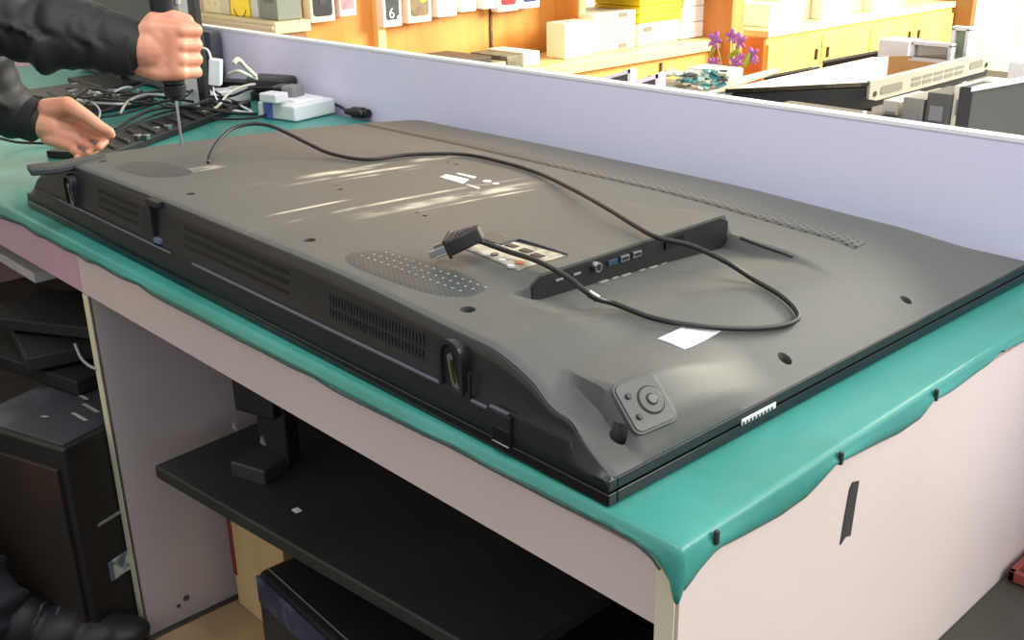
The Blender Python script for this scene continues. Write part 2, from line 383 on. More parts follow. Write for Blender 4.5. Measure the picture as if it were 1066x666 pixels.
# rim / bezel ring
def ring(x0,x1,y0,y1,z0,z1,name,mt,w=.01,bev=.002):
    mb=MB(); 
    for c,d in ((((x0+x1)/2,y0+w/2,(z0+z1)/2),(x1-x0,w,z1-z0)),(((x0+x1)/2,y1-w/2,(z0+z1)/2),(x1-x0,w,z1-z0)),((x0+w/2,(y0+y1)/2,(z0+z1)/2),(w,y1-y0-2*w,z1-z0)),((x1-w/2,(y0+y1)/2,(z0+z1)/2),(w,y1-y0-2*w,z1-z0))): mb.box(c,d,M=TM)
    return mb.build(name,mt,tv,bevel=.0012)
ring(-TW-.003,.003,-.0050,THh+.002,.0,.0105,'front_bezel',BLKG)
ring(-TW-.0016,.0016,-.0034,THh+.0008,.0112,.0212,'middle_frame',mat('black_edge_plastic',(22,24,29),.42))
tvbox((-TW/2,THh/2,.003),(TW-.016,THh-.016,.004),'screen',BLKG)
# white label on the side rim
p=TI@ax(787,434,(TM@V((0,.19,0))).x+.001)
tvbox((.0024,.1885,.0105),(.001,.05,.0095),'rim_label',PAPER,bevel=0,label='small white label')
lb=MB()
for k in range(9): lb.box((.0030,.166+k*.0052,.0105),(.0004,.0030,.0042),M=TM)
lb.build('label_print',mat('dark_print',(60,60,60),.7),tv)
# --- vents on the bottom edge panel
def wall_y(z): return .0014+.10*(z-.0386)
def wvent(x0,x1,rows,bar,nm,step=.0052):
    for (z0,z1) in rows:
        yy=wall_y((z0+z1)/2); tvbox(((x0+x1)/2,yy+.0006,(z0+z1)/2),(x1-x0,.0016,z1-z0),nm,mat('slot_black',(7,7,8),.7),bevel=0)
    if step>.006: return
    fb=MB(); x=x0
    while x<x1:
        for (z0,z1) in rows: fb.box((x,wall_y((z0+z1)/2)-.0006,(z0+z1)/2),(bar,.0014,z1-z0),M=TM)
        x+=step
    fb.build('vent_fins',mat('fin_black',(42,44,47),.45),tv)
wvent(-.384,-.232,((.0475,.0570),(.0600,.0715)),.0020,'vent_slot')
wvent(-.700,-.462,((.0460,.0540),(.0580,.0660),(.070,.0765)),.0026,'vent_slot',.0075)
wvent(-.955,-.830,((.0460,.0540),(.0580,.0660),(.070,.0765)),.0026,'vent_slot',.0075)
# --- foot sockets (arched)
def socket(xc):
    n=12; out=[]; rr=.0165; zb,zt=.034,.066
    def arch(r,dz): 
        P=[(xc-r,zb-dz),(xc+r,zb-dz)]+[(xc+r*math.cos(math.pi*k/n),zt+r*math.sin(math.pi*k/n)) for k in range(n+1)]
        return P
    mb=MB(); A=arch(rr,0); B=arch(rr-.004,-.003)
    f=mb.bm; va=[f.verts.new(TM@V((x,-.0046,z))) for x,z in A]; vb=[f.verts.new(TM@V((x,-.0046,z))) for x,z in B]; vc=[f.verts.new(TM@V((x,.006,z))) for x,z in A]; vd=[f.verts.new(TM@V((x,.004,z))) for x,z in B]
    L=len(A)
    for i in range(L):
        j=(i+1)%L; f.faces.new((va[i],va[j],vb[j],vb[i])); f.faces.new((va[i],vc[i],vc[j],va[j])); f.faces.new((vb[i],vb[j],vd[j],vd[i]))
    s=mb.build('foot_socket',mat('socket_black',(36,38,43),.35),tv,smooth=False)
    MB().prism([TM@V((x,-.0012,z)) for x,z in B],(0,.001,0)).build('socket_recess',mat('slot_black',(7,7,8),.7),s)
    Z=[(xc-.0065,.066),(xc-.001,.070),(xc+.0025,.0655),(xc+.0015,.061),(xc+.0035,.056),(xc+.0065,.048),(xc+.0105,.037),(xc+.002,.0355),(xc-.0015,.043),(xc-.0035,.052)]
    MB().prism([TM@V((x,-.0024,z)) for x,z in Z],(0,.001,0)).build('metal_bracket',MET,s,label='shiny metal bracket')
    MB().prism([TM@V((xc+dx,-.0030,z)) for dx,z in ((-.002,.063),(.001,.064),(.0055,.045),(.004,.042),(.0005,.05))],(0,.0004,0)).build('bracket_slot',mat('bracket_shade',(70,64,40),.4,.6),s)
pL=TI@ay(72,197,(TM@V((-1,0,0))).y); socket(-.186); socket(-1.045)
# --- clip blocks and latch
tvbox((-.790,.0022,.062),(.028,.010,.050),'cable_clip',BLK); tvbox((-.768,.0002,.044),(.016,.007,.006),'clip_foot',mat('steel_blue',(120,140,170),.35,.5))
tvbox((-.772,.0045,.0915),(.030,.012,.0075),'notch',BLK)
lt=tvbox((-.118,-.0046,.022),(.022,.0040,.030),'latch',BLK); tvbox((-.118,-.0068,.0165),(.021,.0010,.014),'latch_face',BLKG,lt); tvbox((-.118,-.0072,.0095),(.021,.0014,.0012),'latch_lip',MET,lt)
tvbox((-.122,-.0042,.0385),(.023,.0030,.0026),'trim_rail',mat('rail_grey',(96,98,108),.3))
tvbox((-.148,-.0042,.0350),(.020,.0030,.0024),'trim_rail',mat('rail_grey',(96,98,108),.3))
tvbox((-.160,-.0038,.048),(.0024,.0030,.024),'trim_rail',BLK)

# --- speaker vent patches (oval) on the rear cover
def patch_oval(x0,x1,y0,y1,name,mt,lift=.0006,skew=0,**kw):
    n=44; bm=bmesh.new(); cx,cy=(x0+x1)/2,(y0+y1)/2; hw,hh=(x1-x0)/2,(y1-y0)/2; ctr=None; rings=[]
    for q in range(0,7):
        f=q/6; rg=[]
        for k in range(n):
            a=2*math.pi*k/n; ca,sa=math.cos(a),math.sin(a); e=.62
            x=cx+hw*f*math.copysign(abs(ca)**e,ca); y=cy+hh*f*math.copysign(abs(sa)**.9,sa)+skew*(x-cx)
            rg.append(bm.verts.new((x,y,zc(x,y)+(lift if q<6 else -.0004))))
        rings.append(rg)
    for q in range(6):
        for k in range(n):
            j=(k+1)%n
            bm.faces.new((rings[q][k],rings[q][j],rings[q+1][j],rings[q+1][k]))
    bmesh.ops.remove_doubles(bm,verts=bm.verts[:],dist=.00005); bmesh.ops.recalc_face_normals(bm,faces=bm.faces[:])
    me=bpy.data.meshes.new(name); bm.to_mesh(me); bm.free(); return link(name,me,mt,tv,world=False,smooth=True,**kw)
def vent_mat(name,base,hole,sx,sy):
    m=mat(name,base,.5); nt=m.node_tree; b=nt.nodes['Principled BSDF']; tc=nt.nodes['Texture Coordinate']
    sp=nt.nodes.new('ShaderNodeSeparateXYZ'); nt.links.new(tc.outputs['Object'],sp.inputs[0])
    def mm(op,a,b2=None):
        n=nt.nodes.new('ShaderNodeMath'); n.operation=op
        for i,v in enumerate((a,b2)):
            if v is None: continue
            if isinstance(v,(int,float)): n.inputs[i].default_value=v
            else: nt.links.new(v,n.inputs[i])
        return n.outputs[0]
    a=mm('SINE',mm('MULTIPLY',sp.outputs[0],sx)); c=mm('SINE',mm('ADD',mm('MULTIPLY',sp.outputs[1],sy),mm('MULTIPLY',sp.outputs[0],sx*.5)))
    k=mm('MULTIPLY',mm('ADD',a,1),mm('ADD',c,1)); k2=mm('GREATER_THAN',k,1.5)
    mx=nt.nodes.new('ShaderNodeMix'); mx.data_type='RGBA'; nt.links.new(k2,mx.inputs[0]); mx.inputs[6].default_value=(*lin(base),1); mx.inputs[7].default_value=(*lin(hole),1)
    nt.links.new(mx.outputs[2],b.inputs['Base Color']); return m
SPK=vent_mat('speaker_mesh',(58,64,64),(34,38,40),2*math.pi/.0042,2*math.pi/.0052)
patch_oval(-.418,-.233,.028,.100,'speaker_grille',SPK,skew=.10,label='oval grille of fine slits near the front')
sd=MB()
for r_ in range(3):
    for k in range(15):
        x=-.395+k*.0100+r_*.004; y=.060+r_*.012+(x+.32)*.10
        if y<.10: sd.box((x,y,zc(x,y)+.0006),(.0022,.0024,.0010),M=TM)
sd.build('grille_stud',mat('dusty_stud',(140,150,146),.6),tv)
patch_oval(-1.005,-.855,.040,.112,'speaker_grille',vent_mat('speaker_mesh_dusty',(66,66,66),(54,54,56),2*math.pi/.0042,2*math.pi/.0052),skew=.1,label='dusty oval grille near the far left corner')
# long back vent
def strip(x0,x1,y0f,y1f,name,mt,n=80,lift=.0008,**kw):
    bm=bmesh.new(); g=[]
    for i in range(n+1):
        x=x0+(x1-x0)*i/n; g.append([bm.verts.new((x+sk,y,zc(x+sk,y)+(lift if 0<q<4 else -.0003))) for q,(y,sk) in enumerate(((y0f(x)-.0006,0),(y0f(x),0),((y0f(x)+y1f(x))/2,-.003),(y1f(x),-.006),(y1f(x)+.0006,-.006)))])
    for i in range(n):
        for j in range(4): bm.faces.new((g[i][j],g[i+1][j],g[i+1][j+1],g[i][j+1]))
    bmesh.ops.recalc_face_normals(bm,faces=bm.faces[:]); me=bpy.data.meshes.new(name); bm.to_mesh(me); bm.free(); return link(name,me,mt,tv,world=False,smooth=True,**kw)
vA,vB,vC,vD=onTV(392,129),onTV(380,135),onTV(912,247),onTV(897,255)
yl=(vB.y+vD.y)/2; yh=yl+.036
strip(-1.085,-.62,lambda x:yl+.004,lambda x:yh,'top_vent',vent_mat('vent_worn',(68,68,63),(60,61,57),2*math.pi/.0070,2*math.pi/.0100),label='worn left half of the long top vent')
strip(-.62,-.112,lambda x:yl+.004,lambda x:yh,'top_vent',vent_mat('vent_mesh',(84,84,78),(22,24,22),2*math.pi/.0090,2*math.pi/.0120),n=90,label='perforated right half of the long top vent')
# connectors on the side of the module
pw=MB(); yy_=[WY1-.014+(WY2-WY1+.020)*k/24 for k in range(25)]
lo_=[V((XW+.0010,y,zc(XW+.0008,y)-.001)) for y in yy_]; hi_=[V((XW+.0010,y,max(zc(XW-.0008,y)-.0022,zc(XW+.0008,y)-.0005))) for y in yy_]
pw.prism([TM@p for p in lo_+hi_[::-1]],TM.to_3x3()@V((.0010,0,0)))
pwo=pw.build('port_panel',mat('port_black',(16,16,18),.5),tv)
def pt(u,v): 
    p=TI@ax(u,v,(TM@V((XW+.002,.27,0))).x); return p.y,p.z
for (u,v,nm,d,mt) in ((583,291,'jack',(.0016,.010,.002),GRYP),(601,285,'jack',(.0016,.010,.0022),GRYP),(637,272,'usb_port',(.003,.013,.0055),mat('port_blue',(44,66,84),.4)),(649.5,267.5,'usb_port',(.003,.013,.006),MET),(662,263,'usb_port',(.003,.013,.006),MET),(700,250,'slot_port',(.003,.03,.012),BLKG)):
    y,z=pt(u,v); z=min(.088,max(.074,z)); o=tvbox((XW+.0030,y,z),d,nm,mt,tv,bevel=.0003)
    if nm=='usb_port' and mt is MET: tvbox((XW+.0046,y,z),(.0004,.010,.0032),'port_opening',BLK,o,0)
y,z=pt(619,277); a=TM@V((XW+.002,y,z)); MB().cyl(a,a+V((.007,0,0)),.0052,n=18).build('aerial_socket',MET,tv,smooth=False); MB().cyl(a+V((.0068,0,0)),a+V((.0075,0,0)),.0034,n=18).build('aerial_core',BLK,tv)
# light lettering strip in front of ports and ridge line
lb=MB()
for k,(u,v) in enumerate(((628,293),(640,289),(652,286),(668,281),(680,278),(690,274))):
    p=onTV(u,v); lb.box((p.x,p.y,p.z+.0003),(.0040,.009 if k%2 else .013,.0006),M=TM)
lb.build('port_legend',mat('faded_print',(150,150,140),.7),tv)
pA,pB=onTV(771,248),onTV(825,268)
MB().tube([tw(*(pA+(pB-pA)*k/8).xy,zc(*(pA+(pB-pA)*k/8).xy)+.001) for k in range(9)],.0017,6).build('ridge_line',DRK,tv)
# connector label field on top of module
def patch(poly,name,mt,lift=.0006,n=10,thick=0,par=tv,**kw):
    a,b_,c,d=[V(p[:2]) for p in poly]; bm=bmesh.new(); g=[]
    for i in range(n+1):
        row=[]
        for j in range(n+1):
            s,t_=i/n,j/n; p=(a*(1-s)+b_*s)*(1-t_)+(d*(1-s)+c*s)*t_
            ed=i in(0,n) or j in (0,n)
            row.append(bm.verts.new((p.x,p.y,zc(p.x,p.y)+lift)))
        g.append(row)
    for i in range(n):
        for j in range(n): bm.faces.new((g[i][j],g[i+1][j],g[i+1][j+1],g[i][j+1]))
    bmesh.ops.recalc_face_normals(bm,faces=bm.faces[:]); me=bpy.data.meshes.new(name); bm.to_mesh(me); bm.free()
    o=link(name,me,mt,par,world=False,smooth=True,**kw); s=o.modifiers.new('s','SOLIDIFY'); s.thickness=.0005; return o
L=[onTV(*p) for p in ((478,257),(534,252),(590,266),(541,283))]
patch(L,'connector_plate',mat('legend_plate',(176,170,150),.6,rgb2=(120,116,104),scale=60,ramp=(.45,.6)),.0008,label='pale plate of connector legends')
patch([onTV(*p) for p in ((497,247),(516,241),(538,250),(521,256))],'vent_window',vent_mat('slit_mesh',(84,84,80),(48,48,48),2*math.pi/.5,2*math.pi/.006),.0010)
fr=MB()
def line_on(pts,w,lift): return [tw(p.x,p.y,zc(p.x,p.y)+lift) for p in (onTV(*q) for q in pts)]
fr.tube(line_on(((521,256),(540,250.5),(560,256),(590,266)),0,.001),.0016,6)
fr.build('plate_border',mat('navy_line',(34,38,52),.5),tv)
for (u,v,c) in ((523,272,(196,196,190)),(531,270,(190,186,170)),(541,275,(176,96,80)),(532,278,(190,190,190)),(515,266,(60,60,60)),(541,272,(200,190,150))):
    p=onTV(u,v); a=tw(p.x,p.y,p.z); MB().cyl(a,a+V((0,0,.0022)),.0042,n=14).build('phono_ring',mat('ring%d_%d_%d'%c,c,.4),tv)
for (u,v) in ((533,257),(548,262),(560,267)):
    p=onTV(u,v); MB().box((p.x,p.y,p.z+.001),(.014,.008,.0018),M=TM).build('legend_block',BLK,tv)
# white sticker, rating labels
patch([onTV(*p) for p in ((684,353),(718,337),(752,344),(713,364))],'sticker',mat('sticker_white',(228,228,230),.5,rgb2=(190,190,196),scale=90,ramp=(.5,.62)),.0006,label='white paper sticker')
patch([onTV(*p) for p in ((457,184.5),(464,181.5),(488,187),(482,191.5))],'rating_label',mat('label_white',(225,225,220),.6),.0006,n=4)
patch([onTV(*p) for p in ((474,181),(477,180),(496,184.5),(493,186))],'rating_label',mat('label_white',(225,225,220),.6),.0006,n=3)
patch([onTV(*p) for p in ((484,193),(486,191.5),(500,195.5),(498,197.5))],'rating_label',mat('label_grey',(180,180,172),.6),.0006,n=3)
for u,v,r_ in ((507,188.8,.006),(516,191.3,.0045)):
    p=onTV(u,v); a=tw(p.x,p.y,p.z); MB().cyl(a,a+V((0,0,.0008)),r_,n=16).build('round_mark',mat('label_white',(225,225,220),.6),tv)
# --- key pad
Kc=[onTV(*p) for p in ((634,402),(679,384),(709,436),(663,455))]
o_=(Kc[0]+Kc[1]+Kc[2]+Kc[3])/4
# fit a plane through the cover around the pad
nz=nrm(o_.x-.004,o_.y+.004); 
def onplane(u,v,c,n):
    o=TI@CL; d=TI.to_3x3()@ray(u,v); k=(c-o).dot(n)/d.dot(n); return o+d*k
nz=V((.95,-.15,1)).normalized()
o=TI@CL; d=TI.to_3x3()@ray(671,419); cc=o+d*((.0575-o.z)/d.z)
K4=[onplane(*p,cc,nz) for p in ((634,402),(679,384),(709,436),(663,455))]
C4=sum(K4,V())/4; ex=((K4[1]-K4[0])+(K4[2]-K4[3])).normalized(); ey=nz.cross(ex).normalized(); wd=((K4[1]-K4[0]).length+(K4[2]-K4[3]).length)/2; ht=((K4[3]-K4[0]).length+(K4[2]-K4[1]).length)/2
KP=TM@basis(C4,ex,ey,nz)
def plate(w,h,r,z0,z1,name,mt,par,off=(0,0),bev=.0008,taper=0,**kw):
    mb=MB(); mb.prism([KP@V((x+off[0],y+off[1],z0)) for x,y in rrect(w,h,r)],(KP.to_3x3()@V((0,0,1)))*(z1-z0)); return mb.build(name,mt,par,bevel=bev,**kw)
KM=mat('keypad_grey',(78,79,75),.45,bump=.1,scale=100)
kp=plate(wd,ht,.008,-.022,.0,'key_pad',mat('pad_base',(74,75,72),.5),tv,label='raised square key pad')
plate(wd*.90,ht*.90,.006,0,.0012,'pad_face',KM,kp)
KPo=(wd*.10,0)
def kcyl(x,y,r,z0,z1,name,mt,r2=None):
    a=KP@V((x,y,z0)); b=KP@V((x,y,z1)); return MB().cyl(a,b,r,r2,28).build(name,mt,kp,bevel=.0005)
kcyl(wd*.12,0,wd*.27,.0012,.0014,'dial_groove',mat('slot_black',(7,7,8),.7)); kcyl(wd*.12,0,wd*.255,.0012,.0028,'ring_button',KM,wd*.235); kcyl(wd*.12,0,wd*.115,.0028,.0030,'centre_groove',mat('slot_black',(7,7,8),.7)); kcyl(wd*.12,0,wd*.10,.0028,.0046,'centre_button',mat('pad_light',(90,90,84),.4),wd*.085)
kcyl(-wd*.27,ht*.20,wd*.055,.0012,.0034,'small_button',DRK); kcyl(-wd*.27,-ht*.20,wd*.055,.0012,.0034,'small_button',DRK)

# ================================================================== POWER CABLE + PLUG
def cabp(lst,root=None):
    out=[]
    for u,v,h in lst:
        if h>=.09: out.append(az(u,v,h+N0.z)); continue
        p=onTV(u,v,h); out.append(tw(p.x,p.y,p.z))
    return spline(out,8)
pts=[]
CP=[(217,169,.002),(219,160,.010),(228,146,.022),(242,134,.032),(262,129,.036),(281,131,.034),(300,139,.028),(322,150,.016),(345,160,.006),(382,166,.004),(425,161,.004),(480,160.5,.004),(520,168,.004),(560,180,.004),(600,199,.092),(632,217,.102),(658,233,.104),(684,247,.104),(720,256,.100),(755,272,.093),(785,291,.006),(812,307,.004),(828,322,.004),(829,333,.004),(808,340,.004),(770,342,.004),(725,339,.004),(680,331,.0045),(640,316,.006),(622,311,.091),(608,302,.100),(590,288,.105),(560,272,.106),(530,262,.105),(508,254,.110),(489,247,.119)]
cable=empty('power_cable',cabp(CP)[0],label='black power cable looping across the back of the television',cat='cable')
MB().tube(cabp(CP),.0027,10).build('cord',RUB,cable,smooth=True)
a=cabp(CP[:2]); MB().cyl(a[0],a[0]+(a[1]-a[0])*.4,.0033,n=12).build('end_ferrule',MET,cable)
cf=cabp([(612,305,.017),(622,311,.010)]); MB().cyl(cf[0],cf[-1],.0038,n=12).build('silver_band',MET,cable)
# plug: flat body with two visible pins
# body axis from pin face to cable
B0=az(468,255,.112); B1=az(489,246.5,.121); axd=(B1-B0).normalized(); sd_=V((0,0,1)).cross(axd).normalized(); up_=axd.cross(sd_)
BM=basis(B0,axd,sd_,up_)
body=MB(); P=[(0,-.017),(.004,-.018),(.022,-.013),(.036,-.006),(.036,.006),(.022,.013),(.004,.018),(0,.017)]
body.prism([BM@V((x,y,-.008)) for x,y in P],up_*.016)
pl=body.build('plug',RUB,cable,bevel=.003,seg=3)
MB().box((.001,0,0),(.004,.036,.020),M=BM).build('plug_face',RUB,pl,bevel=.001)
ri=MB()
for k in range(5): ri.box((.012+k*.004,0,.0085),(.0016,.018-k*.002,.0012),M=BM)
ri.build('plug_grip',mat('blue_black',(44,46,72),.35),pl)
for y,z in ((.012,.004),(-.011,.004)): 
    MB().box((-.0095,y*.95,z-.004),(.021,.0024,.0070),M=BM).build('plug_pin',MET,pl,bevel=.0004,label='silver plug pin')
MB().box((-.0085,0,-.007),(.018,.0065,.0016),M=BM).build('plug_pin',MET,pl,bevel=.0004)
# ================================================================== PERSON
SKIN=mat('skin',(222,158,128),.45,rgb2=(205,134,108),scale=14,bump=.1,bscale=300)
T=V((-1.1349,.2083,.0895))
per=empty('person',(-1.72,-.42,FLZ),label='person in a black jacket leaning over the bench, fist on a screwdriver, other palm open',cat='person')
Rh=V((R.x,R.y,0)).normalized(); Fh=V((F.x,F.y,0)).normalized(); Zu=V((0,0,1))
def H(r,n,z): return V((T.x,T.y,0))+Rh*r-Fh*n+Zu*z     # n towards the viewer side
body=MB()
# right hand gripping the upright handle
W=H(-.052,.012,.236)
body.chain([W,H(-.020,.020,.240)],[.027,.030])
for k,z in enumerate((.266,.245,.224,.205)):
    body.chain([W+Zu*(z-.236)*.45,H(-.012,.026,z+.002-.0*k),H(.026-.002*k,.024,z)],[.019,.0145,.0118])
    rr=.0105-.0007*(k==3)-.0003*k
    body.chain([H(.026-.002*k,.024,z),H(.043-.002*k,.002,z-.003),H(.034-.002*k,-.022,z-.004),H(.010,-.032,z-.005),H(-.010,-.024,z-.004)],[rr+.0012,rr+.0004,rr,rr-.001,rr-.002],12)
body.chain([H(.014,.0235,.262),H(.012,.0235,.207)],[.0155,.0145])
body.chain([H(-.004,.023,.258),H(-.006,.022,.214)],[.0190,.0175])
body.chain([H(-.024,.018,.252),H(-.026,.017,.222)],[.0230,.0210])
body.ball(H(-.006,.020,.236),.034,(1.1,.55,1.0),Matrix.Rotation(math.atan2(Rh.y,Rh.x),3,'Z'))
body.chain([H(-.036,.006,.252),H(-.012,-.006+.02,.278),H(.012,.010,.283),H(.032,.000,.277)],[.018,.0145,.0118,.0100],12)
FAr=H(-.125,.020,.262)
body.chain([W,FAr],[.026,.034])
ELr=V((-1.405,-.185,.335)); SHr=V((-1.78,-.38,.60))
body.chain([FAr,ELr,SHr],[.034,.045,.058])
# left hand, palm turned to the viewer, fingers curling
D0=1.862
def P3(u,v,n=0): return ad(u,v,D0-n)      # n nearer to the viewer
Wl=P3(38,127,0)
body.chain([Wl,P3(52,130,-.004)],[.025,.026])
for (a,b,r1,r2) in (((52,120),(82,123),.019,.014),((52,128),(80,134),.021,.014),((52,136),(78,144),.020,.0135),((52,142),(74,151),.017,.0125)):
    body.chain([P3(*a,-.006),P3(*b,-.010)],[r1,r2])
fl=[[(82,124,-.010),(98,131,-.010),(109,136,.000),(116,140,.008)],
    [(79,133,-.008),(97,141,-.010),(109,147,.002),(103,153,.018)],
    [(74,141,-.010),(88,150,-.010),(99,156,.004),(92,159,.020)],
    [(66,147,-.010),(77,157,-.008),(87,163,.004),(80,164,.018)]]
for k,c in enumerate(fl):
    rr=.0090-.0005*k; body.chain([P3(*q) for q in c],[rr+.001,rr,rr-.0006,rr-.0014],12)
body.chain([P3(50,114,.006),P3(70,110,.018),P3(90,121,.020),P3(103,131,.016),P3(115,137,.012)],[.020,.0165,.0115,.0102,.0075],12)
FAl=P3(12,117,0); body.chain([Wl,FAl],[.025,.031])
ELl=V((-1.585,.02,.30)); SHl=V((-1.98,-.10,.60)); body.chain([FAl,ELl,SHl],[.031,.044,.058])
# neck, head, torso core and legs (outside the frame on the left)
HD=V((-1.66,-.10,.83)); NK=V((-1.84,-.24,.66)); PV=V((-1.98,-.52,.18))
body.chain([NK,HD-V((.05,.04,.09))],[.06,.055])
hr=Matrix.Rotation(math.radians(35),3,'Z')@Matrix.Rotation(math.radians(30),3,'Y')
body.ball(HD,.1,(.95,.78,1.15),hr,24); body.ball(HD+hr@V((.035,0,-.055)),.065,(.95,.85,1),hr)
body.chain([HD+hr@V((.092,0,.015)),HD+hr@V((.113,0,-.022))],[.010,.014],12)
for s in (-1,1): body.ball(HD+hr@V((-.01,s*.082,-.01)),.03,(.6,.3,1),hr); 
body.chain([HD+hr@V((.088,-.018,-.062)),HD+hr@V((.088,.018,-.062))],[.010,.010],10)
body.chain([NK,(NK+PV)/2,PV],[.11,.13,.13])
for s in (-1,1): body.chain([PV+V((.0,s*.08,0)),PV+V((.28 if s<0 else .12,s*.09+.06,-.36))],[.08,.055])
bd=blob(body,'body',SKIN,per,.0025,4,label='bare hands of the person')
ev=MB(); 
for s in (-1,1): ev.ball(HD+hr@V((.084,s*.032,.008)),.011)
ev.build('eyes',mat('eye_dark',(30,24,22),.2),per,smooth=True)
hm=MB(); hm.ball(HD+hr@V((-.018,0,.03)),.104,(1.0,.84,1.05),hr,24); blob(hm,'hair',mat('black_hair',(22,20,20),.6,bump=.6,bscale=200),per,.006,2)
# jacket
JK=mat('black_jacket',(27,28,27),.62,rgb2=(20,20,21),scale=7,bump=.15,bscale=400)
jk=MB(); Cr=H(-.058,.012,.243)   # cuff
jk.chain([H(-.058,.014,.246),FAr,(FAr+ELr)/2+V((0,0,.004)),ELr,(ELr+SHr)/2,SHr],[.0425,.054,.068,.082,.092,.100],22)
Cl=P3(30,124,0); jk.chain([Cl,FAl,ELl,(ELl+SHl)/2,SHl],[.036,.046,.068,.082,.098],22)
jk.chain([SHr,NK+V((-.03,-.03,-.03)),SHl],[.10,.10,.10],20)
jk.chain([NK+V((-.02,-.04,-.08)),(NK+PV)/2,PV+V((0,0,.0))],[.17,.19,.185],26)
def wrinkle(o,segs):
    for v in o.data.vertices:
        p=MW[o.name]@v.co if False else v.co
        best=None
        for a,b,amp,fq in segs:
            ab=b-a; t_=(p-a).dot(ab)/ab.length_squared
            if -.1<t_<1.1:
                q=a+ab*t_; rr=(p-q); d=rr.length
                if d<.14 and (best is None or d<best[0]): best=(d,t_*ab.length,rr.normalized(),amp,fq)
        if best:
            d,l,nn,amp,fq=best
            ph=math.atan2(nn.z,nn.dot(Rh)+.3*nn.dot(Fh))
            wv=math.sin(l*fq+1.3*math.sin(ph*2+l*9)+ph*.8)+.5*math.sin(l*fq*1.9+ph*2.1)
            v.co+=nn*amp*wv*min(1,max(0,l/.05))
jko=blob(jk,'jacket',JK,per,.006,6)
PIv=MW[per.name].inverted()
wrinkle(jko,[(PIv@H(-.058,.014,.246),PIv@FAr,.0045,120),(PIv@FAr,PIv@ELr,.0095,75),(PIv@ELr,PIv@SHr,.006,60),(PIv@Cl,PIv@FAl,.002,130),(PIv@FAl,PIv@ELl,.007,75)])
def cuff(a,b,r,par):
    d=(b-a).normalized(); MB().cyl(a-d*.000,a+d*.030,r,r*1.03,28).build('cuff',mat('ribbed_cuff',(24,24,24),.8,bump=.3,bscale=400),par,bevel=.004,seg=3)
cuff(H(-.046,.013,.2415),FAr-Zu*.012,.0420,jko); cuff(P3(40,127,0),FAl,.0375,jko)
# trousers
JN=mat('dark_jeans',(44,45,52),.85,rgb2=(30,31,36),scale=18,bump=.3,bscale=200)
tr=MB(); KN=V((-1.44,-.30,-.20)); AK=ad(30,600,1.86)
AK=V((-1.175,-.200,-.575)); 
tr.chain([PV,PV+V((.06,-.06,-.03)),KN,V((-1.30,-.275,-.42)),AK],[.15,.115,.085,.075,.062],22)
K2=V((-1.75,-.42,-.22)); A2=V((-1.62,-.46,-.60)); tr.chain([PV,PV+V((-.02,.10,-.04)),K2,A2],[.15,.115,.085,.062],22)
tro=blob(tr,'trousers',JN,per,.007,5)
wrinkle(tro,[(PIv@KN,PIv@AK,.006,95)])
# shoes
def shoe(heel,toe,name_lab=None):
    d=(toe-heel); L=d.length; d=d.normalized(); s=Zu.cross(d)
    M=basis(V((heel.x,heel.y,FLZ+.0075)),d,s,Zu)
    up=MB()
    prof_=[(0,.045,.035,.09),(.10,.05,.040,.095),(.35,.055,.042,.085),(.6,.050,.047,.062),(.82,.036,.046,.046),(.95,.03,.036,.035)]
    for f,h,w_,zt in prof_: up.ball(M@V((f*L,0,zt*.5+.018)),1,(.05,w_,zt*.5+.002),M.to_3x3())
    u=blob(up,'shoe',mat('black_shoe',(26,26,27),.55,bump=.2,bscale=150),per,.004,6)
    so=MB(); so.prism([M@V((L*.5+x,y*(1.0-.15*(x/L)),0)) for x,y in rrect(L*1.08,.088,.042,8)],Zu*.018); so.build('sole',mat('sole_black',(18,18,19),.6),u,bevel=.003)
    lc=MB()
    for k in range(4): f=.38+.10*k; lc.tube([M@V((f*L,-.028,.082-.055*(f-.38))),M@V((f*L+.006,0,.098-.07*(f-.38))),M@V((f*L,.028,.082-.055*(f-.38)))],.0026,6)
    lc.build('laces',mat('lace_grey',(60,62,68),.8),u)
shoe(V((-1.205,-.225,0)),V((-1.045,-.035,0)))
shoe(V((-1.66,-.50,0)),V((-1.46,-.33,0)))

# ================================================================== ELECTRIC SCREWDRIVER
sd=empty('electric_screwdriver',T,label='black handheld electric screwdriver standing upright, bit touching the television',cat='screwdriver')
def VZ(z,dx=0): return V((T.x,T.y,z))
MB().cyl(VZ(.0895),VZ(.165),.0018,.0022,12).build('bit_shaft',MET,sd,smooth=False)
MB().cyl(VZ(.160),VZ(.168),.006,.013,22).cyl(VZ(.168),VZ(.184),.0155,.018,24).build('chuck',BLK,sd,bevel=.0015)
MB().cyl(VZ(.184),VZ(.29),.0165,.0185,24).cyl(VZ(.289),VZ(.40),.0200,.0225,24).build('handle',RUB,sd,bevel=.003)
MB().box(VZ(.33)+Rh*.0215,(.006,.010,.06),Matrix.Rotation(math.atan2(Rh.y,Rh.x),3,'Z')).build('metal_stripe',MET,sd,bevel=.001)
MB().ball(VZ(.40),.0225,(1,1,.8)).build('end_cap',BLK,sd,smooth=True)

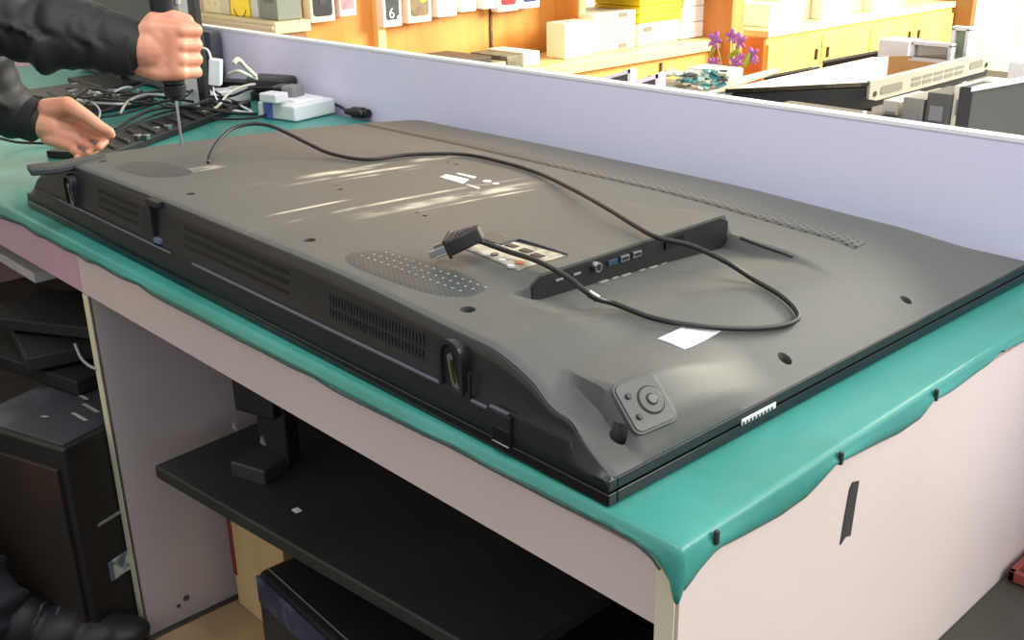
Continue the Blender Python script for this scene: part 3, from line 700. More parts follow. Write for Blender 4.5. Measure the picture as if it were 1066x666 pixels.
# ================================================================== BENCH CLUTTER (left end)
# long ribbed black speaker bar lying on the bench
def slab(pa,pb,w_,h_,z0=0.0005):   # local frame along pa->pb on the bench
    d=(pb-pa); L=d.length; d.normalize(); s=Zu.cross(d); return basis(V((pa.x,pa.y,z0)),d,s,Zu),L
a=az(112,168,.0); b_=az(262,112,.0)
M,L=slab(a,b_,0,0)
t=empty('ribbed_bar',a,label='long black ribbed plastic strip lying between the television and the tangle of leads',cat='plastic strip')
MB().prism([M@V(q) for q in ((0,0,0),(L,0,0),(L,.09,0),(0,.13,0))],Zu*.014).build('strip_body',BLK,t,bevel=.002)
for k in range(11):
    f=.06+.085*k; MB().prism([M@V((L*f,.008,.0135)),M@V((L*f+.010,.008,.0135)),M@V((L*f+.075,.086,.0135)),M@V((L*f+.060,.086,.0135))],Zu*.007).build('rib',DRK if k%2 else BLK,t,bevel=.0015)
# heap of black adapters/boards behind
def boxo(name,u,v,z,d,rz,mt,lab,cat,bev=.003,group=None):
    p=az(u,v,z); return MB().box((p.x,p.y,z+d[2]/2),d,Matrix.Rotation(math.radians(rz),3,'Z')).build(name,mt,bevel=bev,label=lab,cat=cat,group=group)
for i,(u,v,r_,lab) in enumerate(((143,141,.009,'round silver cap on the ribbed strip, nearest the open palm'),(153,141,.0065,'small silver cap beside the nearest round cap'),(163,133,.008,'silver cap in the middle of the row by the screwdriver bit'),(175,131,.009,'round silver cap closest to the screwdriver bit'))):
    p=az(u,v,.022); MB().cyl((p.x,p.y,.0145+.0),(p.x,p.y,.024),r_*.7,r_,18).build('silver_cap',MET,bevel=.001,label=lab,cat='cap',group='silver caps on the ribbed strip')
# tray/box of black boards at the back left
t=empty('board_pile',az(60,100,0),label='black circuit tray with small pale parts behind the open hand',cat='tray')
p=az(88,107,.0); MB().box((p.x,p.y,.012),(.34,.16,.022),Matrix.Rotation(.15,3,'Z')).build('tray_body',BLK,t,bevel=.002)
for k in range(16):
    q=V((p.x+random.uniform(-.14,.14),p.y+random.uniform(-.06,.06),.026)); MB().box(q,(random.uniform(.01,.03),random.uniform(.006,.014),.008),Matrix.Rotation(random.uniform(0,3),3,'Z')).build('component',[CRM,GRYP,DRK,MET,WHT][k%5],t,bevel=.0008)
def lead(name,pts,r,mt,lab,cat='lead',group='tangled leads at the left end of the bench'):
    P=spline([az(u,v,z) for u,v,z in pts],8); return MB().tube(P,r,8).build(name,mt,smooth=True,label=lab,cat=cat,group=group)
GL=mat('grey_lead',(150,150,150),.5); 
lead('lead',[(120,135,.03),(140,122,.03),(165,113,.04),(200,112,.03),(250,118,.008),(300,117,.008),(340,108,.02),(352,110,.018),(362,116,.012)],.0034,RUB,'thick black lead running from the tangle to the black connector by the partition')
lead('lead',[(70,128,.03),(110,115,.03),(150,98,.05),(190,92,.05),(215,100,.03),(240,100,.03),(262,92,.045),(290,92,.045),(300,95,.04)],.0030,RUB,'black lead arching towards the grey plug')
lead('lead',[(95,146,.02),(118,138,.03),(140,128,.035),(175,116,.03),(215,112,.02),(245,112,.01)],.0026,RUB,'thin black lead just above the ribbed strip')
lead('lead',[(60,118,.03),(95,122,.03),(130,118,.03),(170,106,.03),(200,104,.02),(240,107,.01)],.0026,RUB,'black lead crossing behind the fist and the white power strip')
lead('lead',[(125,118,.035),(133,106,.05),(150,99,.06),(172,99,.06),(195,98,.05)],.0030,GL,'pale grey lead arching under the fist')
lead('lead',[(88,104,.04),(98,108,.05),(104,116,.04),(102,126,.03)],.0022,GL,'short grey lead above the open hand')
lead('lead',[(205,118,.01),(225,112,.02),(240,96,.04),(262,88,.05),(276,90,.04)],.0032,CRM,'cream lead looping over the white power strip')
lead('lead',[(230,108,.01),(240,115,.008),(262,117,.007),(250,110,.012),(236,104,.02)],.0028,WHT,'white lead coiled in front of the power strip')
lead('lead',[(230,112,.008),(262,118,.006),(292,119,.005),(310,118,.005)],.0030,WHT,'white lead lying flat on the cloth before the paper packet')
lead('lead',[(0,144,.02),(18,148,.01),(40,149,.006),(60,150,.005)],.0026,RUB,'black lead lying on the cloth left of the open hand',group=None)
lead('lead',[(200,122,.01),(225,124,.006),(262,123,.006),(282,118,.01)],.0026,RUB,'black lead lying flat in front of the white power strip')
for i in range(14):
    u0=50+(i%7)*19+(i//7)*9; pts=[(u0,96+10*(i//7)+3*math.sin(i*2),.03+.01*(i%2)),(u0+22,100+8*(i//7)+4*math.cos(i),.045),(u0+45,92+12*(i//7)+5*math.sin(i*1.7),.050),(u0+66,97+9*(i//7)+3*math.cos(i*3),.03)]
    lead('lead',pts,.0028,[RUB,RUB,GL][i%3 if i%6==2 or i%3!=2 else 0],'%s lead in the heap under the black sleeve, %s'%('grey' if i%6==2 else 'black','back part' if i<7 else 'front part'),group='leads heaped under the sleeve')
# white charger block standing up with its lead
t=empty('charger_block',az(226,92,.03),label='white charger block standing on end behind the fist, its lead curling up',cat='charger')
q=ad(224.5,75,2.12); Mx=Matrix((Rh,Fh,Zu)).transposed()
MB().box(q,(.024,.022,.052),Mx@Matrix.Rotation(math.radians(8),3,'Y')).build('charger_body',WHT,t,bevel=.003,seg=3)
MB().tube(spline([ad(220,62,2.12),ad(216,52,2.13),ad(207,50,2.14),ad(196,54,2.15)],8),.0024,8).build('charger_lead',WHT,t,smooth=True)
MB().tube(spline([ad(222,90,2.12),ad(223,97,2.12),ad(226,104,2.10)],6),.0016,6).build('thin_lead',WHT,t,smooth=True)
lead('lead',[(243,66,.16),(248,62,.165),(256,70,.14),(266,79,.11)],.0045,CRM,'cream lead bent in a peak against the partition')
lead('lead',[(238,77,.10),(248,74,.11),(258,78,.10),(268,82,.09)],.0035,CRM,'short cream lead behind the black adapter')
# black adapters
def block(u,v,z,d,rz,nm,mt,lab,cat,bev=.004,**k):
    p=az(u,v,z); return MB().box((p.x,p.y,z),d,Matrix.Rotation(math.radians(rz),3,'Z')).build(nm,mt,bevel=bev,seg=3,label=lab,cat=cat,**k)
ad_=empty('power_adapter',az(283,92,.02),label='black rounded power adapter resting on top of the leads near the partition',cat='adapter')
p=az(283,86,.05); MB().prism([p+Matrix.Rotation(.35,3,'Z')@V((x,y,-.016)) for x,y in rrect(.115,.062,.016)],Zu*.032).build('adapter_body',DRK,ad_,bevel=.009,seg=4)
p=az(283,95,.03); MB().prism([p+Matrix.Rotation(.35,3,'Z')@V((x,y,-.02)) for x,y in rrect(.10,.05,.012)],Zu*.02).build('adapter_base',BLK,ad_,bevel=.004)
block(206,86,.04,(.10,.05,.05),20,'power_adapter',BLK,'black boxy adapter directly right of the fist','adapter')
block(252,90,.025,(.11,.04,.03),25,'power_adapter',BLK,'low black adapter between the white charger and the rounded adapter','adapter')
block(196,80,.06,(.06,.05,.03),50,'power_adapter',DRK,'dark adapter wedged behind the fist, higher than the boxy one','adapter')
# white power strip
t=empty('power_strip',az(232,102,.01),label='white power strip lying under the leads behind the ribbed strip',cat='power strip')
a=az(203,112,.0); b_=az(292,101,.0); M,L=slab(a,b_,0,0,.001)
MB().prism([M@V((L/2+x,.02+y,0)) for x,y in rrect(L,.052,.012)],Zu*.030).build('strip_body',WHT,t,bevel=.005,seg=3)
for k in range(3): 
    c=M@V((L*(.28+.24*k),.02,.031)); MB().cyl(c,c+Zu*.0015,.017,n=20).build('socket_face',CRM,t)
    for dx in (-.005,.005): MB().box(c+Zu*.0018+M.to_3x3()@V((dx,0,0)),(.0018,.007,.0006)).build('socket_slot',BLK,t)
# grey plug on power strip
t=empty('grey_plug',az(304,100,.03),label='grey moulded plug pushed into the white strip by the paper packet',cat='plug')
p=az(305,97,.045); MB().box(p,(.036,.042,.036),Matrix.Rotation(.4,3,'Z')).build('plug_body',GRYP,t,bevel=.006,seg=3)
MB().tube([p+V((-.01,-.0,.012)),p+V((-.035,-.010,.012)),p+V((-.055,-.016,.008))],.006,10,rfun=lambda f:.0075-.004*f).build('plug_neck',mat('grey_neck',(96,96,96),.5),t,smooth=True)
# paper packet
t=empty('paper_packet',az(322,125,0),label='white paper packet with a blue band beside the partition',cat='packet')
a=az(312,127,.0); c=az(352,118,0); 
M,L=slab(a,c,0,0,.001)
MB().prism([M@V(q) for q in ((-.012,0,0),(L*.95,.0,0),(L*1.02,.11,0),(-.01,.12,0))],Zu*.034).build('packet_body',PAPER,t,bevel=.005)
MB().prism([M@V(q) for q in ((-.0135,.070,.001),(.006,.070,.001),(.006,.098,.001),(-.0125,.098,.001))],Zu*.0345).build('blue_band',mat('blue_band',(96,116,190),.5),t)
MB().prism([M@V(q) for q in ((.02,.03,.034),(L*.8,.02,.034),(L*.9,.10,.034),(.03,.10,.034))],Zu*.004).build('top_sheet',mat('white_sheet',(246,246,248),.6),t)
block(285,101,.05,(.05,.04,.02),15,'white_adapter',WHT,'small white plug block between the rounded adapter and the grey plug','adapter')
# black connector end at the partition
t=empty('connector_plug',az(372,121,.005),label='black connector end of a lead resting by the far corner of the television',cat='connector')
a,b_=az(360,116,.012),az(384,118,.016); d=(b_-a).normalized()
MB().cyl(a,a+(b_-a)*.35,.006,.010,16).cyl(a+(b_-a)*.33,a+(b_-a)*.8,.012,.0115,16).cyl(a+(b_-a)*.78,b_,.0085,.009,16).build('connector_body',RUB,t,bevel=.0015)
MB().box(a+(b_-a)*.8+V((0,-.009,.003)),(.008,.003,.008)).build('connector_mark',GRYP,t)
# blackish flat phone-like piece under the open hand at the TV corner
a=az(58,164,.075)
MB().prism([az(*q,.098) for q in ((27,171),(31,176.5),(60,174),(112,162),(108,158),(60,167))],V((0,0,-.010))).build('flat_pry_bar',DRK,bevel=.003,label='dark flat bar poking out under the open hand past the television corner',cat='pry bar')

# ---- uprights behind the hands
def upr(cs,depth,thick): return [ad(u,v,depth) for u,v in cs]
t=empty('upright_monitor',ad(125,70,2.35),label='dark grey monitor back standing upright behind the fist',cat='monitor')
t.location.z=0; MW[t.name]=Matrix.Translation(t.location)
A=ay(84,60,.70); B=ay(183,60,.70)
MB().box(((A.x+B.x)/2,.70,.17),(B.x-A.x,.03,.33)).build('monitor_back',mat('slate_grey',(74,78,84),.5),t,bevel=.006)
MB().box(((A.x+B.x)/2,.66,.006),(.22,.16,.012)).build('monitor_foot',BLK,t,bevel=.003)
MB().box(((A.x+B.x)/2,.678,.05),(.06,.02,.10)).build('monitor_neck',BLK,t,bevel=.003)
t=empty('white_board',ay(193,60,.62),label='white slab with a dark edge standing right of the screwdriver handle',cat='panel')
t.location.z=0; MW[t.name]=Matrix.Translation(t.location)
A=ay(179,8,.60); B=ay(198,8,.60); C_=ay(205,8,.60)
MB().box(((A.x+B.x)/2,.60,.17),(B.x-A.x,.012,.33)).build('white_face',mat('pearl_white',(222,226,232),.35),t,bevel=.001)
MB().box(((C_.x+B.x)/2,.601,.17),(C_.x-B.x,.014,.33)).build('dark_edge',BLK,t,bevel=.001)
A=ay(200,60,.78); B=ay(222,60,.78)
MB().box(((A.x+B.x)/2-.03,.792,.072),(B.x-A.x+.06,.03,.144)).build('slab_shade_box',mat('slate_grey',(74,78,84),.5),bevel=.003,label='low slate grey box standing in for shade on the partition behind the fist',cat='case')  # dark box put where the white slab shades the partition
# white board with coloured wires behind the sleeve
t=empty('circuit_cabinet',ay(65,40,.76),label='white open cabinet with pink and blue wires behind the raised sleeve',cat='cabinet')
t.location.z=0; MW[t.name]=Matrix.Translation(t.location)
A=ay(10,40,.76); B=ay(84,40,.76)
MB().box(((A.x+B.x)/2,.775,.18),(B.x-A.x,.03,.36)).build('cabinet_body',WHT,t,bevel=.003)
def wire(pts,col,nm,dy=0):
    MB().tube(spline([ay(u,v,.745+dy) for u,v in pts],8),.0038,8).build('wire',mat(nm,col,.5),t,smooth=True)
wire([(38,10),(52,7),(66,4),(78,4),(74,8),(58,10),(48,12)],(196,96,116),'pink_wire')
wire([(42,8),(54,12),(66,18),(72,24)],(196,96,116),'pink_wire',.006); wire([(40,4),(50,8),(62,10),(70,16)],(30,28,40),'dark_wire')
wire([(54,16),(62,19),(70,22),(66,26)],(70,74,180),'blue_wire'); wire([(56,20),(62,24),(69,25)],(70,74,180),'blue_wire',.006)
MB().box(ay(72,20,.74),(.022,.014,.04)).build('wire_connector',mat('brown_black',(60,40,40),.5),t,bevel=.002)

# ================================================================== UNDER THE BENCH
# right bay: monitor lying tilted on its face with its stand
zt=-.335
c4=[az(*q,zt) for q in ((160,484),(325,580))]
A=az(160,484,-.335); B=V((A.x+.78,A.y+.03,-.335))
t=empty('flat_screen',(A.x,A.y,-.36),label='black flat screen lying face down on boxes under the bench, stand pointing up',cat='screen')
Dn=V((0,1,0))
poly=[A,V((-.50,.07,zt)),V((-.30,.09,zt)),V((-.30,.62,zt)),V((-1.03,.62,zt))]
poly[0]=A; MB().prism(poly,V((0,0,-.022))).build('screen_back',mat('dusty_black',(44,46,44),.55,rgb2=(34,36,35),scale=10),t,bevel=.004)
def SP(u,v,z): return az(u,v,z)
base=az(272,492,zt)
MB().box(base+V((0,0,.012)),(.065,.055,.026),Matrix.Rotation(.3,3,'Z')).build('stand_foot',DRK,t,bevel=.004)
MB().box(base+V((-.0,.035,.075)),(.055,.03,.13),Matrix.Rotation(.3,3,'Z')).build('stand_neck',BLK,t,bevel=.005)
MB().box(base+V((-.010,.018,.130)),(.075,.034,.08),Matrix.Rotation(.3,3,'Z')).build('stand_head',BLK,t,bevel=.004)
for k in range(5): MB().box(base+V((-.048+.018*k,.004+.006*k,.172)),(.010,.022,.022),Matrix.Rotation(.3,3,'Z')).build('stand_lug',DRK,t,bevel=.001)
for k,(u,v) in enumerate(((251,441),(280,456))):
    p=ad(u,v,1.52); MB().prism([p+V((-.006,-.012,-.005)),p+V((.008,-.012,-.005)),p+V((0,-.012,.008))],V((0,.003,0))).build('stand_rib',GRYP,t)
p=az(309,531,zt+.001); MB().box(p,(.012,.009,.001)).build('paper_scrap',PAPER,t)
# cardboard box with red lettering
t=empty('printed_carton',(-.87,.16,FLZ),label='tan carton with red lettering tucked under the flat screen',cat='box')
bx0,bx1=-.925,-.70
CB=V((-.93,.115,FLZ)); 
cx0=ay(237,540,.15).x; cx1=cx0+.17; MB().box(((cx0+cx1)/2,.30,(FLZ+.01-.362)/2),(cx1-cx0,.30,-.362-FLZ-.01)).build('carton_body',mat('carton_tan',(206,176,128),.8,rgb2=(188,158,112),scale=6),t,bevel=.002)
MB().box((cx0+.004,.1492,-.50),(.012,.0012,.22)).build('red_edge',mat('carton_red',(130,40,44),.7),t)
MB().prism([V((cx0+.03,.1488,-.375)),V((cx0+.16,.1488,-.375)),V((cx0+.16,.1488,-.42)),V((cx0+.08,.1488,-.40))],V((0,.0008,0))).build('yellow_patch',mat('carton_yellow',(205,178,96),.7,rgb2=(150,110,60),scale=40),t)
Mt=basis((cx0+.045,.1485,-.425),(1,0,0),(0,0,1),(0,-1,0)); textobj('\u5973\u5973',"red_letters",.030,Mt,mat('carton_red_ink',(190,60,50),.7),t)
# black bag-like case on the floor
t=empty('black_case',(-.55,.3,FLZ),label='large black case on the cardboard under the bench with worn blue-black edge',cat='case')
c0=[az(*q,-.46) for q in ((268,592),(345,668))]
A=az(262,594,-.46); e1=(az(344,670,-.46)-A).normalized(); e2=V((-e1.y,e1.x,0)); 
if e2.y<0: e2=-e2
Mc=basis(V((A.x,A.y,FLZ+.012)),e1,e2,Zu)
MB().prism([Mc@V((.36+x,.17+y,0)) for x,y in rrect(.72,.34,.02)],Zu*(-.46-FLZ-.012)).build('case_body',mat('case_black',(24,25,27),.5,rgb2=(30,32,34),scale=8),t,bevel=.014,seg=4)
MB().box((.36,-.002,.19),(.68,.004,.045),M=Mc).build('side_trim',mat('worn_blue_black',(40,46,74),.35,rgb2=(86,94,120),scale=30,ramp=(.5,.75)),t,bevel=.001)
MB().box((.36,.020,.2092),(.70,.0015,.0012),M=Mc).build('seam',GRYP,t)
# dark tall box behind case
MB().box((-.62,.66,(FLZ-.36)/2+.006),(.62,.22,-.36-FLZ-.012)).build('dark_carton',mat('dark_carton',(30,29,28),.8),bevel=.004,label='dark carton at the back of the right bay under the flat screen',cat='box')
# left bay
t=empty('old_cabinet',(-1.27,.2,FLZ+.008),label='old black cabinet with a dusty top and brown front, left of the divider',cat='cabinet')
zc_=-.30; c1=az(65,468,zc_); c2=az(110,444,zc_); c0=az(4,424,zc_)
e1=(c2-c1); e1.z=0; e1.normalize(); e2=V((-e1.y,e1.x,0)); 
if e2.x>0: e2=-e2
w1=.40; w2=(c0-c1).length*1.05
Mc=basis(V((c1.x,c1.y,FLZ+.008)),e1,e2,Zu); hgt=zc_-FLZ-.008
MB().box((.0+.15,w2/2+.0,hgt/2),(.30,w2,hgt),M=Mc).build('cabinet_body',mat('cabinet_black',(26,25,26),.5),t,bevel=.006)
MB().box((-.003,w2/2,hgt/2-.01),(.008,w2-.03,hgt-.05),M=Mc).build('brown_front',mat('brown_front',(50,36,28),.5,rgb2=(34,26,22),scale=5),t,bevel=.002)
MB().box((.15,w2/2,hgt+.001),(.285,w2-.015,.004),M=Mc).build('dusty_top',mat('dusty_top',(60,60,66),.4,rgb2=(104,104,116),scale=9,ramp=(.5,.85)),t,bevel=.001)
for u,v,l_ in ((77,408,.045),(82,434,.022),(94,425,.024),(46,434,.005)):
    p=az(u,v,zc_+.0045); MB().prism([p+V((-l_,-.004+.3*0,0)),p+V((l_*.9,.0,0)),p+V((l_,.006,0)),p+V((-l_*.9,.002,0))],Zu*.0006).build('paper_scrap',mat('dull_paper',(150,148,142),.8),t)
MB().box((.07,-.001,hgt*.60),(.07,.003,.004),M=Mc).build('slot_line',GRYP,t)
p=ay(112,588,c2.y-.02)
st_=MB().box(Mc@V((.065,-.0015,.135)),(.05,.0015,.034),Mc.to_3x3()).build('torn_sticker',mat('torn_sticker',(190,196,190),.7,rgb2=(90,110,120),scale=50,ramp=(.45,.55)),t)
# stack of thin dark devices above the cabinet
qq=az(40,352,-.25)
for i,(x,y,z,dx,dy,h,rz,lab) in enumerate(((qq.x-.02,qq.y+.05,-.286,.36,.22,.026,14,'lowest dark slab on the old cabinet, its front edge worn'),(qq.x-.02,qq.y+.07,-.254,.30,.20,.026,-12,'middle dark slab in the pile on the old cabinet'),(qq.x+.0,qq.y+.06,-.224,.24,.15,.022,30,'topmost dark slab in the pile on the old cabinet'))):
    MB().box((x,y,z+.004),(dx,dy,h),Matrix.Rotation(math.radians(rz),3,'Z')).build('media_player',mat('slab_black%d'%i,(24+5*i,23+4*i,23+4*i),.7),bevel=.004,label=lab,cat='player',group='dark slabs stacked on the old cabinet')
lead('lead',[(78,358,-.19),(84,372,-.2),(92,380,-.2),(100,384,-.2)],.0022,GL,'thin pale lead hanging on the dark pile left of the divider',group=None)

# ================================================================== BEYOND THE PARTITION
WD=mat('orange_wood',(216,152,74),.4,rgb2=(196,128,54),scale=4,stretch=(3,3,.6))
WDL=mat('pale_wood',(236,206,138),.45,rgb2=(228,192,120),scale=4,stretch=(3,3,.6))
YW=mat('yellow_wood',(232,188,92),.4,rgb2=(220,170,74),scale=4,stretch=(3,3,.5))
# back panelling with hanging phone boxes at x = XB
XB=-2.70; YS=1.22
t=empty('display_wall_unit',(XB,2.1,FLZ),label='orange wooden shop wall unit with pale posts behind the partition',cat='wall unit')
y0=YS+.145; y1=ax(393,30,XB).y; y2=ax(580,30,XB).y
MB().box((XB-.012,(y0+y2)/2,.35),(.02,y2-y0,2.06)).build('back_panel',WD,t)
MB().box((XB+.01,y1,.35),(.03,.035,2.06)).build('post',WDL,t,bevel=.003)
zpt=ax(600,63,-2.42).z+.004; MB().box((XB+.06,y2,(zpt+1.38)/2),(.14,.030,1.38-zpt)).build('end_post',WD,t,bevel=.003); MB().box((XB+.135,y2,(zpt+1.38)/2),(.012,.034,1.38-zpt)).build('post_edge',WDL,t,bevel=.002)
ym=ax(511,30,XB).y; MB().box((XB,ym,.35),(.006,.012,2.06)).build('slot_rail',mat('dark_rail',(60,44,30),.6),t)
for k in range(18): MB().box((XB+.0035,ym,-.12+.05*k),(.002,.005,.02)).build('rail_hole',mat('rail_hole',(120,100,70),.6),t)
# counter cabinets
XC=-2.42
zt1=ax(600,63,XC).z
t=empty('low_counter',(XC-.2,2.9,FLZ),label='orange wooden low counter with a yellow top holding boxes and albums',cat='counter')
ya=ax(440,60,XC).y-.25; yb=ax(752,40,XC).y
MB().box((XC-.145,(ya+yb)/2,(zt1-.05+FLZ)/2),(.26,yb-ya,zt1-.05-FLZ)).build('counter_body',mat('counter_orange',(236,176,92),.4,rgb2=(226,160,76),scale=4,stretch=(3,3,.6)),t)
MB().box((XC-.125,(ya+yb)/2,zt1-.022),(.29,yb-ya+.01,.044)).build('counter_top',WDL,t,bevel=.004)
for u in (597,690): 
    yy=ax(u,80,XC).y; MB().box((XC-.009,yy,(zt1-.06+FLZ)/2),(.004,.012,zt1-.07-FLZ)).build('door_gap',mat('dark_rail',(60,44,30),.6),t)
# upper shelf board over counter
zs_=ax(650,3,XC).z; 
t=empty('upper_shelf',(XC-.15,3.0,zs_),label='brown shelf board above the yellow boxes',cat='shelf')
MB().box((XC-.17,(y2+yb+.1)/2+.1,zs_+.03),(.30,yb-y2+.1,.025)).build('shelf_board',mat('brown_shelf',(150,104,60),.5),t,bevel=.002)
MB().box((XC-.17,y2+.12,zs_+.33),(.26,.012,.60)).build('shelf_bracket',WD,t)
# far cabinet
XF=-2.36; zf=ax(850,24,XF).z; yc=ax(796,60,XF).y; yd=ax(992,5,XF).y
t=empty('far_cabinet',(XF-.2,(yc+yd)/2,FLZ),label='long yellow wooden cabinet with doors at the bright far end',cat='cabinet')
MB().box((XF-.20,(yc+yd)/2,(zf-.03+FLZ)/2),(.40,yd-yc,zf-.03-FLZ)).build('cabinet_body',YW,t,bevel=.003)
MB().box((XF-.195,(yc+yd)/2,zf-.015),(.42,yd-yc+.01,.03)).build('cabinet_top',WDL,t,bevel=.003)
MB().box((XF-.20,yc-.004,(zf-.03+FLZ)/2),(.39,.006,zf-.04-FLZ)).build('side_panel',mat('side_orange',(196,124,60),.45,rgb2=(180,108,48),scale=4,stretch=(3,3,.6)),t)
nd=4
for k in range(nd):
    ya_=yc+(yd-yc)*k/nd; yb_=yc+(yd-yc)*(k+1)/nd
    d=MB().box((XF+.006,(ya_+yb_)/2,(zf-.05+FLZ)/2),(.016,yb_-ya_-.012,zf-.07-FLZ)).build('door',YW,t,bevel=.002)
    MB().box((XF+.020,(yb_-.05 if k%2==0 else ya_+.05),zf-.14),(.012,.012,.05)).build('handle',mat('dark_rail',(60,44,30),.6),d,bevel=.002)
yq=ax(764,10,XF).y
t=MB().box((XF-.16,yq+.02,.32),(.34,.09,2.0)).build('wooden_pillar',mat('side_orange',(196,124,60),.45),bevel=.003,label='orange wooden upright behind the purple flowers',cat='pillar')
t=MB().box((XF-.12,yd+.03,.2),(.46,.05,1.76)).build('brown_post',mat('brown_post',(120,84,44),.5),bevel=.003,label='brown post at the bright far end of the yellow cabinet',cat='post')
# cream shelf to the left along the partition direction
YS=1.22
za=ay(240,20,YS).z; xa=ay(286,28,YS).x
t=empty('cream_shelf',(xa-.8,YS+.12,za-.03),label='cream slatted shelf holding packaged accessories at the upper left',cat='shelf')
MB().box((xa-.75,YS+.065,za-.012),(1.5,.13,.036)).build('shelf_board',mat('cream_shelf',(214,200,160),.5,rgb2=(200,186,146),scale=4),t,bevel=.004)
MB().box((xa-.75,YS-.006,za-.010),(1.5,.008,.012)).build('shelf_lip',mat('cream_lip',(190,176,140),.5),t,bevel=.002)
MB().box((xa-.76,YS+.12,(za-.031+FLZ)/2),(1.46,.02,za-.031-FLZ)).build('shelf_back',mat('brown_shelf',(150,104,60),.5),t)
MB().box((xa-.02,YS+.06,(za-.031+FLZ)/2),(.02,.10,za-.031-FLZ)).build('shelf_side',mat('brown_shelf',(150,104,60),.5),t)
# packages on cream shelf
pk=[(160,190,(196,190,150),'greyish packet at the far left of the cream shelf'),(212,229,(228,220,172),'cream packet with grey print, left of the smiling yellow box'),(229,238,(206,200,170),'narrow cream packet touching the smiling yellow box'),(240,259,(246,216,60),'yellow box printed with a smiling face on the cream shelf'),(261,268,(190,196,180),'thin grey-green packet right of the smiling yellow box'),(271,288,(120,126,112),'dark grey-green packet at the right end of the cream shelf')]
for u0,u1,c,lb_ in pk:
    x0,x1=ay(u0,18,YS+.03).x,ay(u1,18,YS+.03).x; z0=za+.007
    o=empty('packaged_box',((x0+x1)/2,YS+.08,z0),label=lb_,cat='box',group='packages on the cream shelf')
    MB().box(((x0+x1)/2,YS+.078,z0+.10),(x1-x0,.088,.20)).build('carton',mat('pack%d%d%d'%c,c,.5),o,bevel=.002)
    if c==(246,216,60):
        cx=(x0+x1)/2; w_=(x1-x0); ink=mat('smile_ink',(120,100,20),.6); yf=YS+.034; zz=ay(250,8,YS).z
        MB().tube([V((cx+w_*.34*math.sin(a),yf,zz-.012-w_*.30*math.cos(a)+w_*.1)) for a in np.linspace(-1.25,1.25,14)],.0022,6).build('smile_line',ink,o)
        for s in (-1,1): MB().box((cx+s*w_*.13,yf,zz+w_*.28),(.007,.002,.022)).build('smile_eye',ink,o)
    if u0==212:
        for q in range(2):
            for r_ in range(4): MB().box((x0+(x1-x0)*(.35+.38*q),YS+.0345,z0+.03+.022*r_),(.016,.001,.012)).build('print_block',mat('grey_ink',(160,154,120),.6),o)
    if u0==271: MB().box(((x0+x1)/2,YS+.0345,z0+.085),((x1-x0)*.6,.001,.012)).build('print_block',PAPER,o); MB().box(((x0+x1)/2,YS+.0345,z0+.055),((x1-x0)*.6,.001,.010)).build('print_block',mat('rust_ink',(150,90,80),.6),o)
# hanging phone boxes on the orange panel (face along +x)
ph=[(301,315,24,(244,240,222),'r','white phone box with a red round emblem, hanging at the shelf corner'),
    (324,350,24.5,(206,200,180),'g','grey-framed phone box with dark markings, second from the shelf corner'),
    (354,372,18,(226,196,190),'p','pink-toned phone box left of the pale post'),
    (400,419,29,(238,236,232),'k','phone box with a black window marked 6, just right of the pale post'),
    (425,450,25,(232,204,180),'b','tan phone box with a brown window and yellow mark'),
    (456,476,18.5,(240,240,235),'s','white phone box with a pale blue window'),
    (481,496,13,(246,246,240),'w','plain white phone box beside the pale blue one'),
    (503,516,10,(240,240,236),'w2','narrow white phone box above the dark slotted rail'),
    (519,540,13,(240,238,236),'d','white phone box with a deep red window'),
    (542,562,9.5,(240,238,236),'n','white phone box with a navy blue window')]
XH=XB+.03
for u0,u1,vb,c,kind,lb_ in ph:
    A=ax(u0,vb,XH+.03); B=ax(u1,vb,XH+.03); z0=A.z; w_=B.y-A.y; h_=max(.17,w_*1.25); cy=(A.y+B.y)/2
    o=empty('phone_box',(XH,cy,z0),label=lb_,cat='box',group='phone boxes hanging on the orange panel')
    MB().box((XH+.008,cy,z0+h_/2),(.044,w_,h_),None).build('box_body',mat('phb%d%d%d'%c,c,.45),o,bevel=.004,seg=2)
    xf=XH+.0303
    win={'g':(196,196,180),'p':(214,150,160),'k':(70,78,78),'b':(140,122,96),'s':(190,212,224),'d':(180,44,50),'n':(44,60,120)}.get(kind)
    if win:
        w2=w_*.72; MB().prism([V((xf,cy+x,z0+h_*.54+y)) for x,y in rrect(w2,h_*.80,w2*.16)],V((.0012,0,0))).build('box_window',mat('win_'+kind,win,.3,rgb2=tuple(int(q*.75) for q in win),scale=25),o)
    if kind=='g':
        MB().prism([V((xf+.0013,cy+x,z0+h_*.54+y)) for x,y in rrect(w2*1.06,h_*.85,w2*.18)],V((-.0006,0,0))).build('window_frame_line',BLK,o)
        MB().box((xf+.002,cy,z0+h_*.38),(.001,w2*.34,.018)).build('print_block',DRK,o); MB().box((xf+.002,cy,z0+h_*.66),(.001,w2*.7,.022)).build('print_block',DRK,o)
    if kind=='r': MB().cyl((xf,cy,z0+h_*.42),(xf+.001,cy,z0+h_*.42),w_*.30,n=24).build('red_emblem',mat('red_ink',(196,60,48),.5),o)
    if kind=='k':
        textobj('6','six_mark',.05,basis((xf+.0015,cy-.005,z0+.045),(0,1,0),(0,0,1),(1,0,0)),WHT,o); MB().ball((xf,cy+w_*.34,z0+.028),.012,(.2,1,1)).build('white_sticker',WHT,o)
        MB().box((xf+.002,cy-.02,z0+h_*.68),(.001,.03,.012)).build('print_block',mat('mint_ink',(150,220,210),.5),o)
    if kind=='b': MB().ball((xf+.001,cy+w_*.15,z0+h_*.45),.012,(.15,1.3,.8)).build('yellow_mark',mat('yellow_ink',(220,200,60),.5),o)
    if kind=='p': MB().ball((xf+.001,cy+w_*.1,z0+h_*.5),.016,(.1,1,.7)).build('rose_mark',mat('rose_ink',(224,100,120),.5),o)
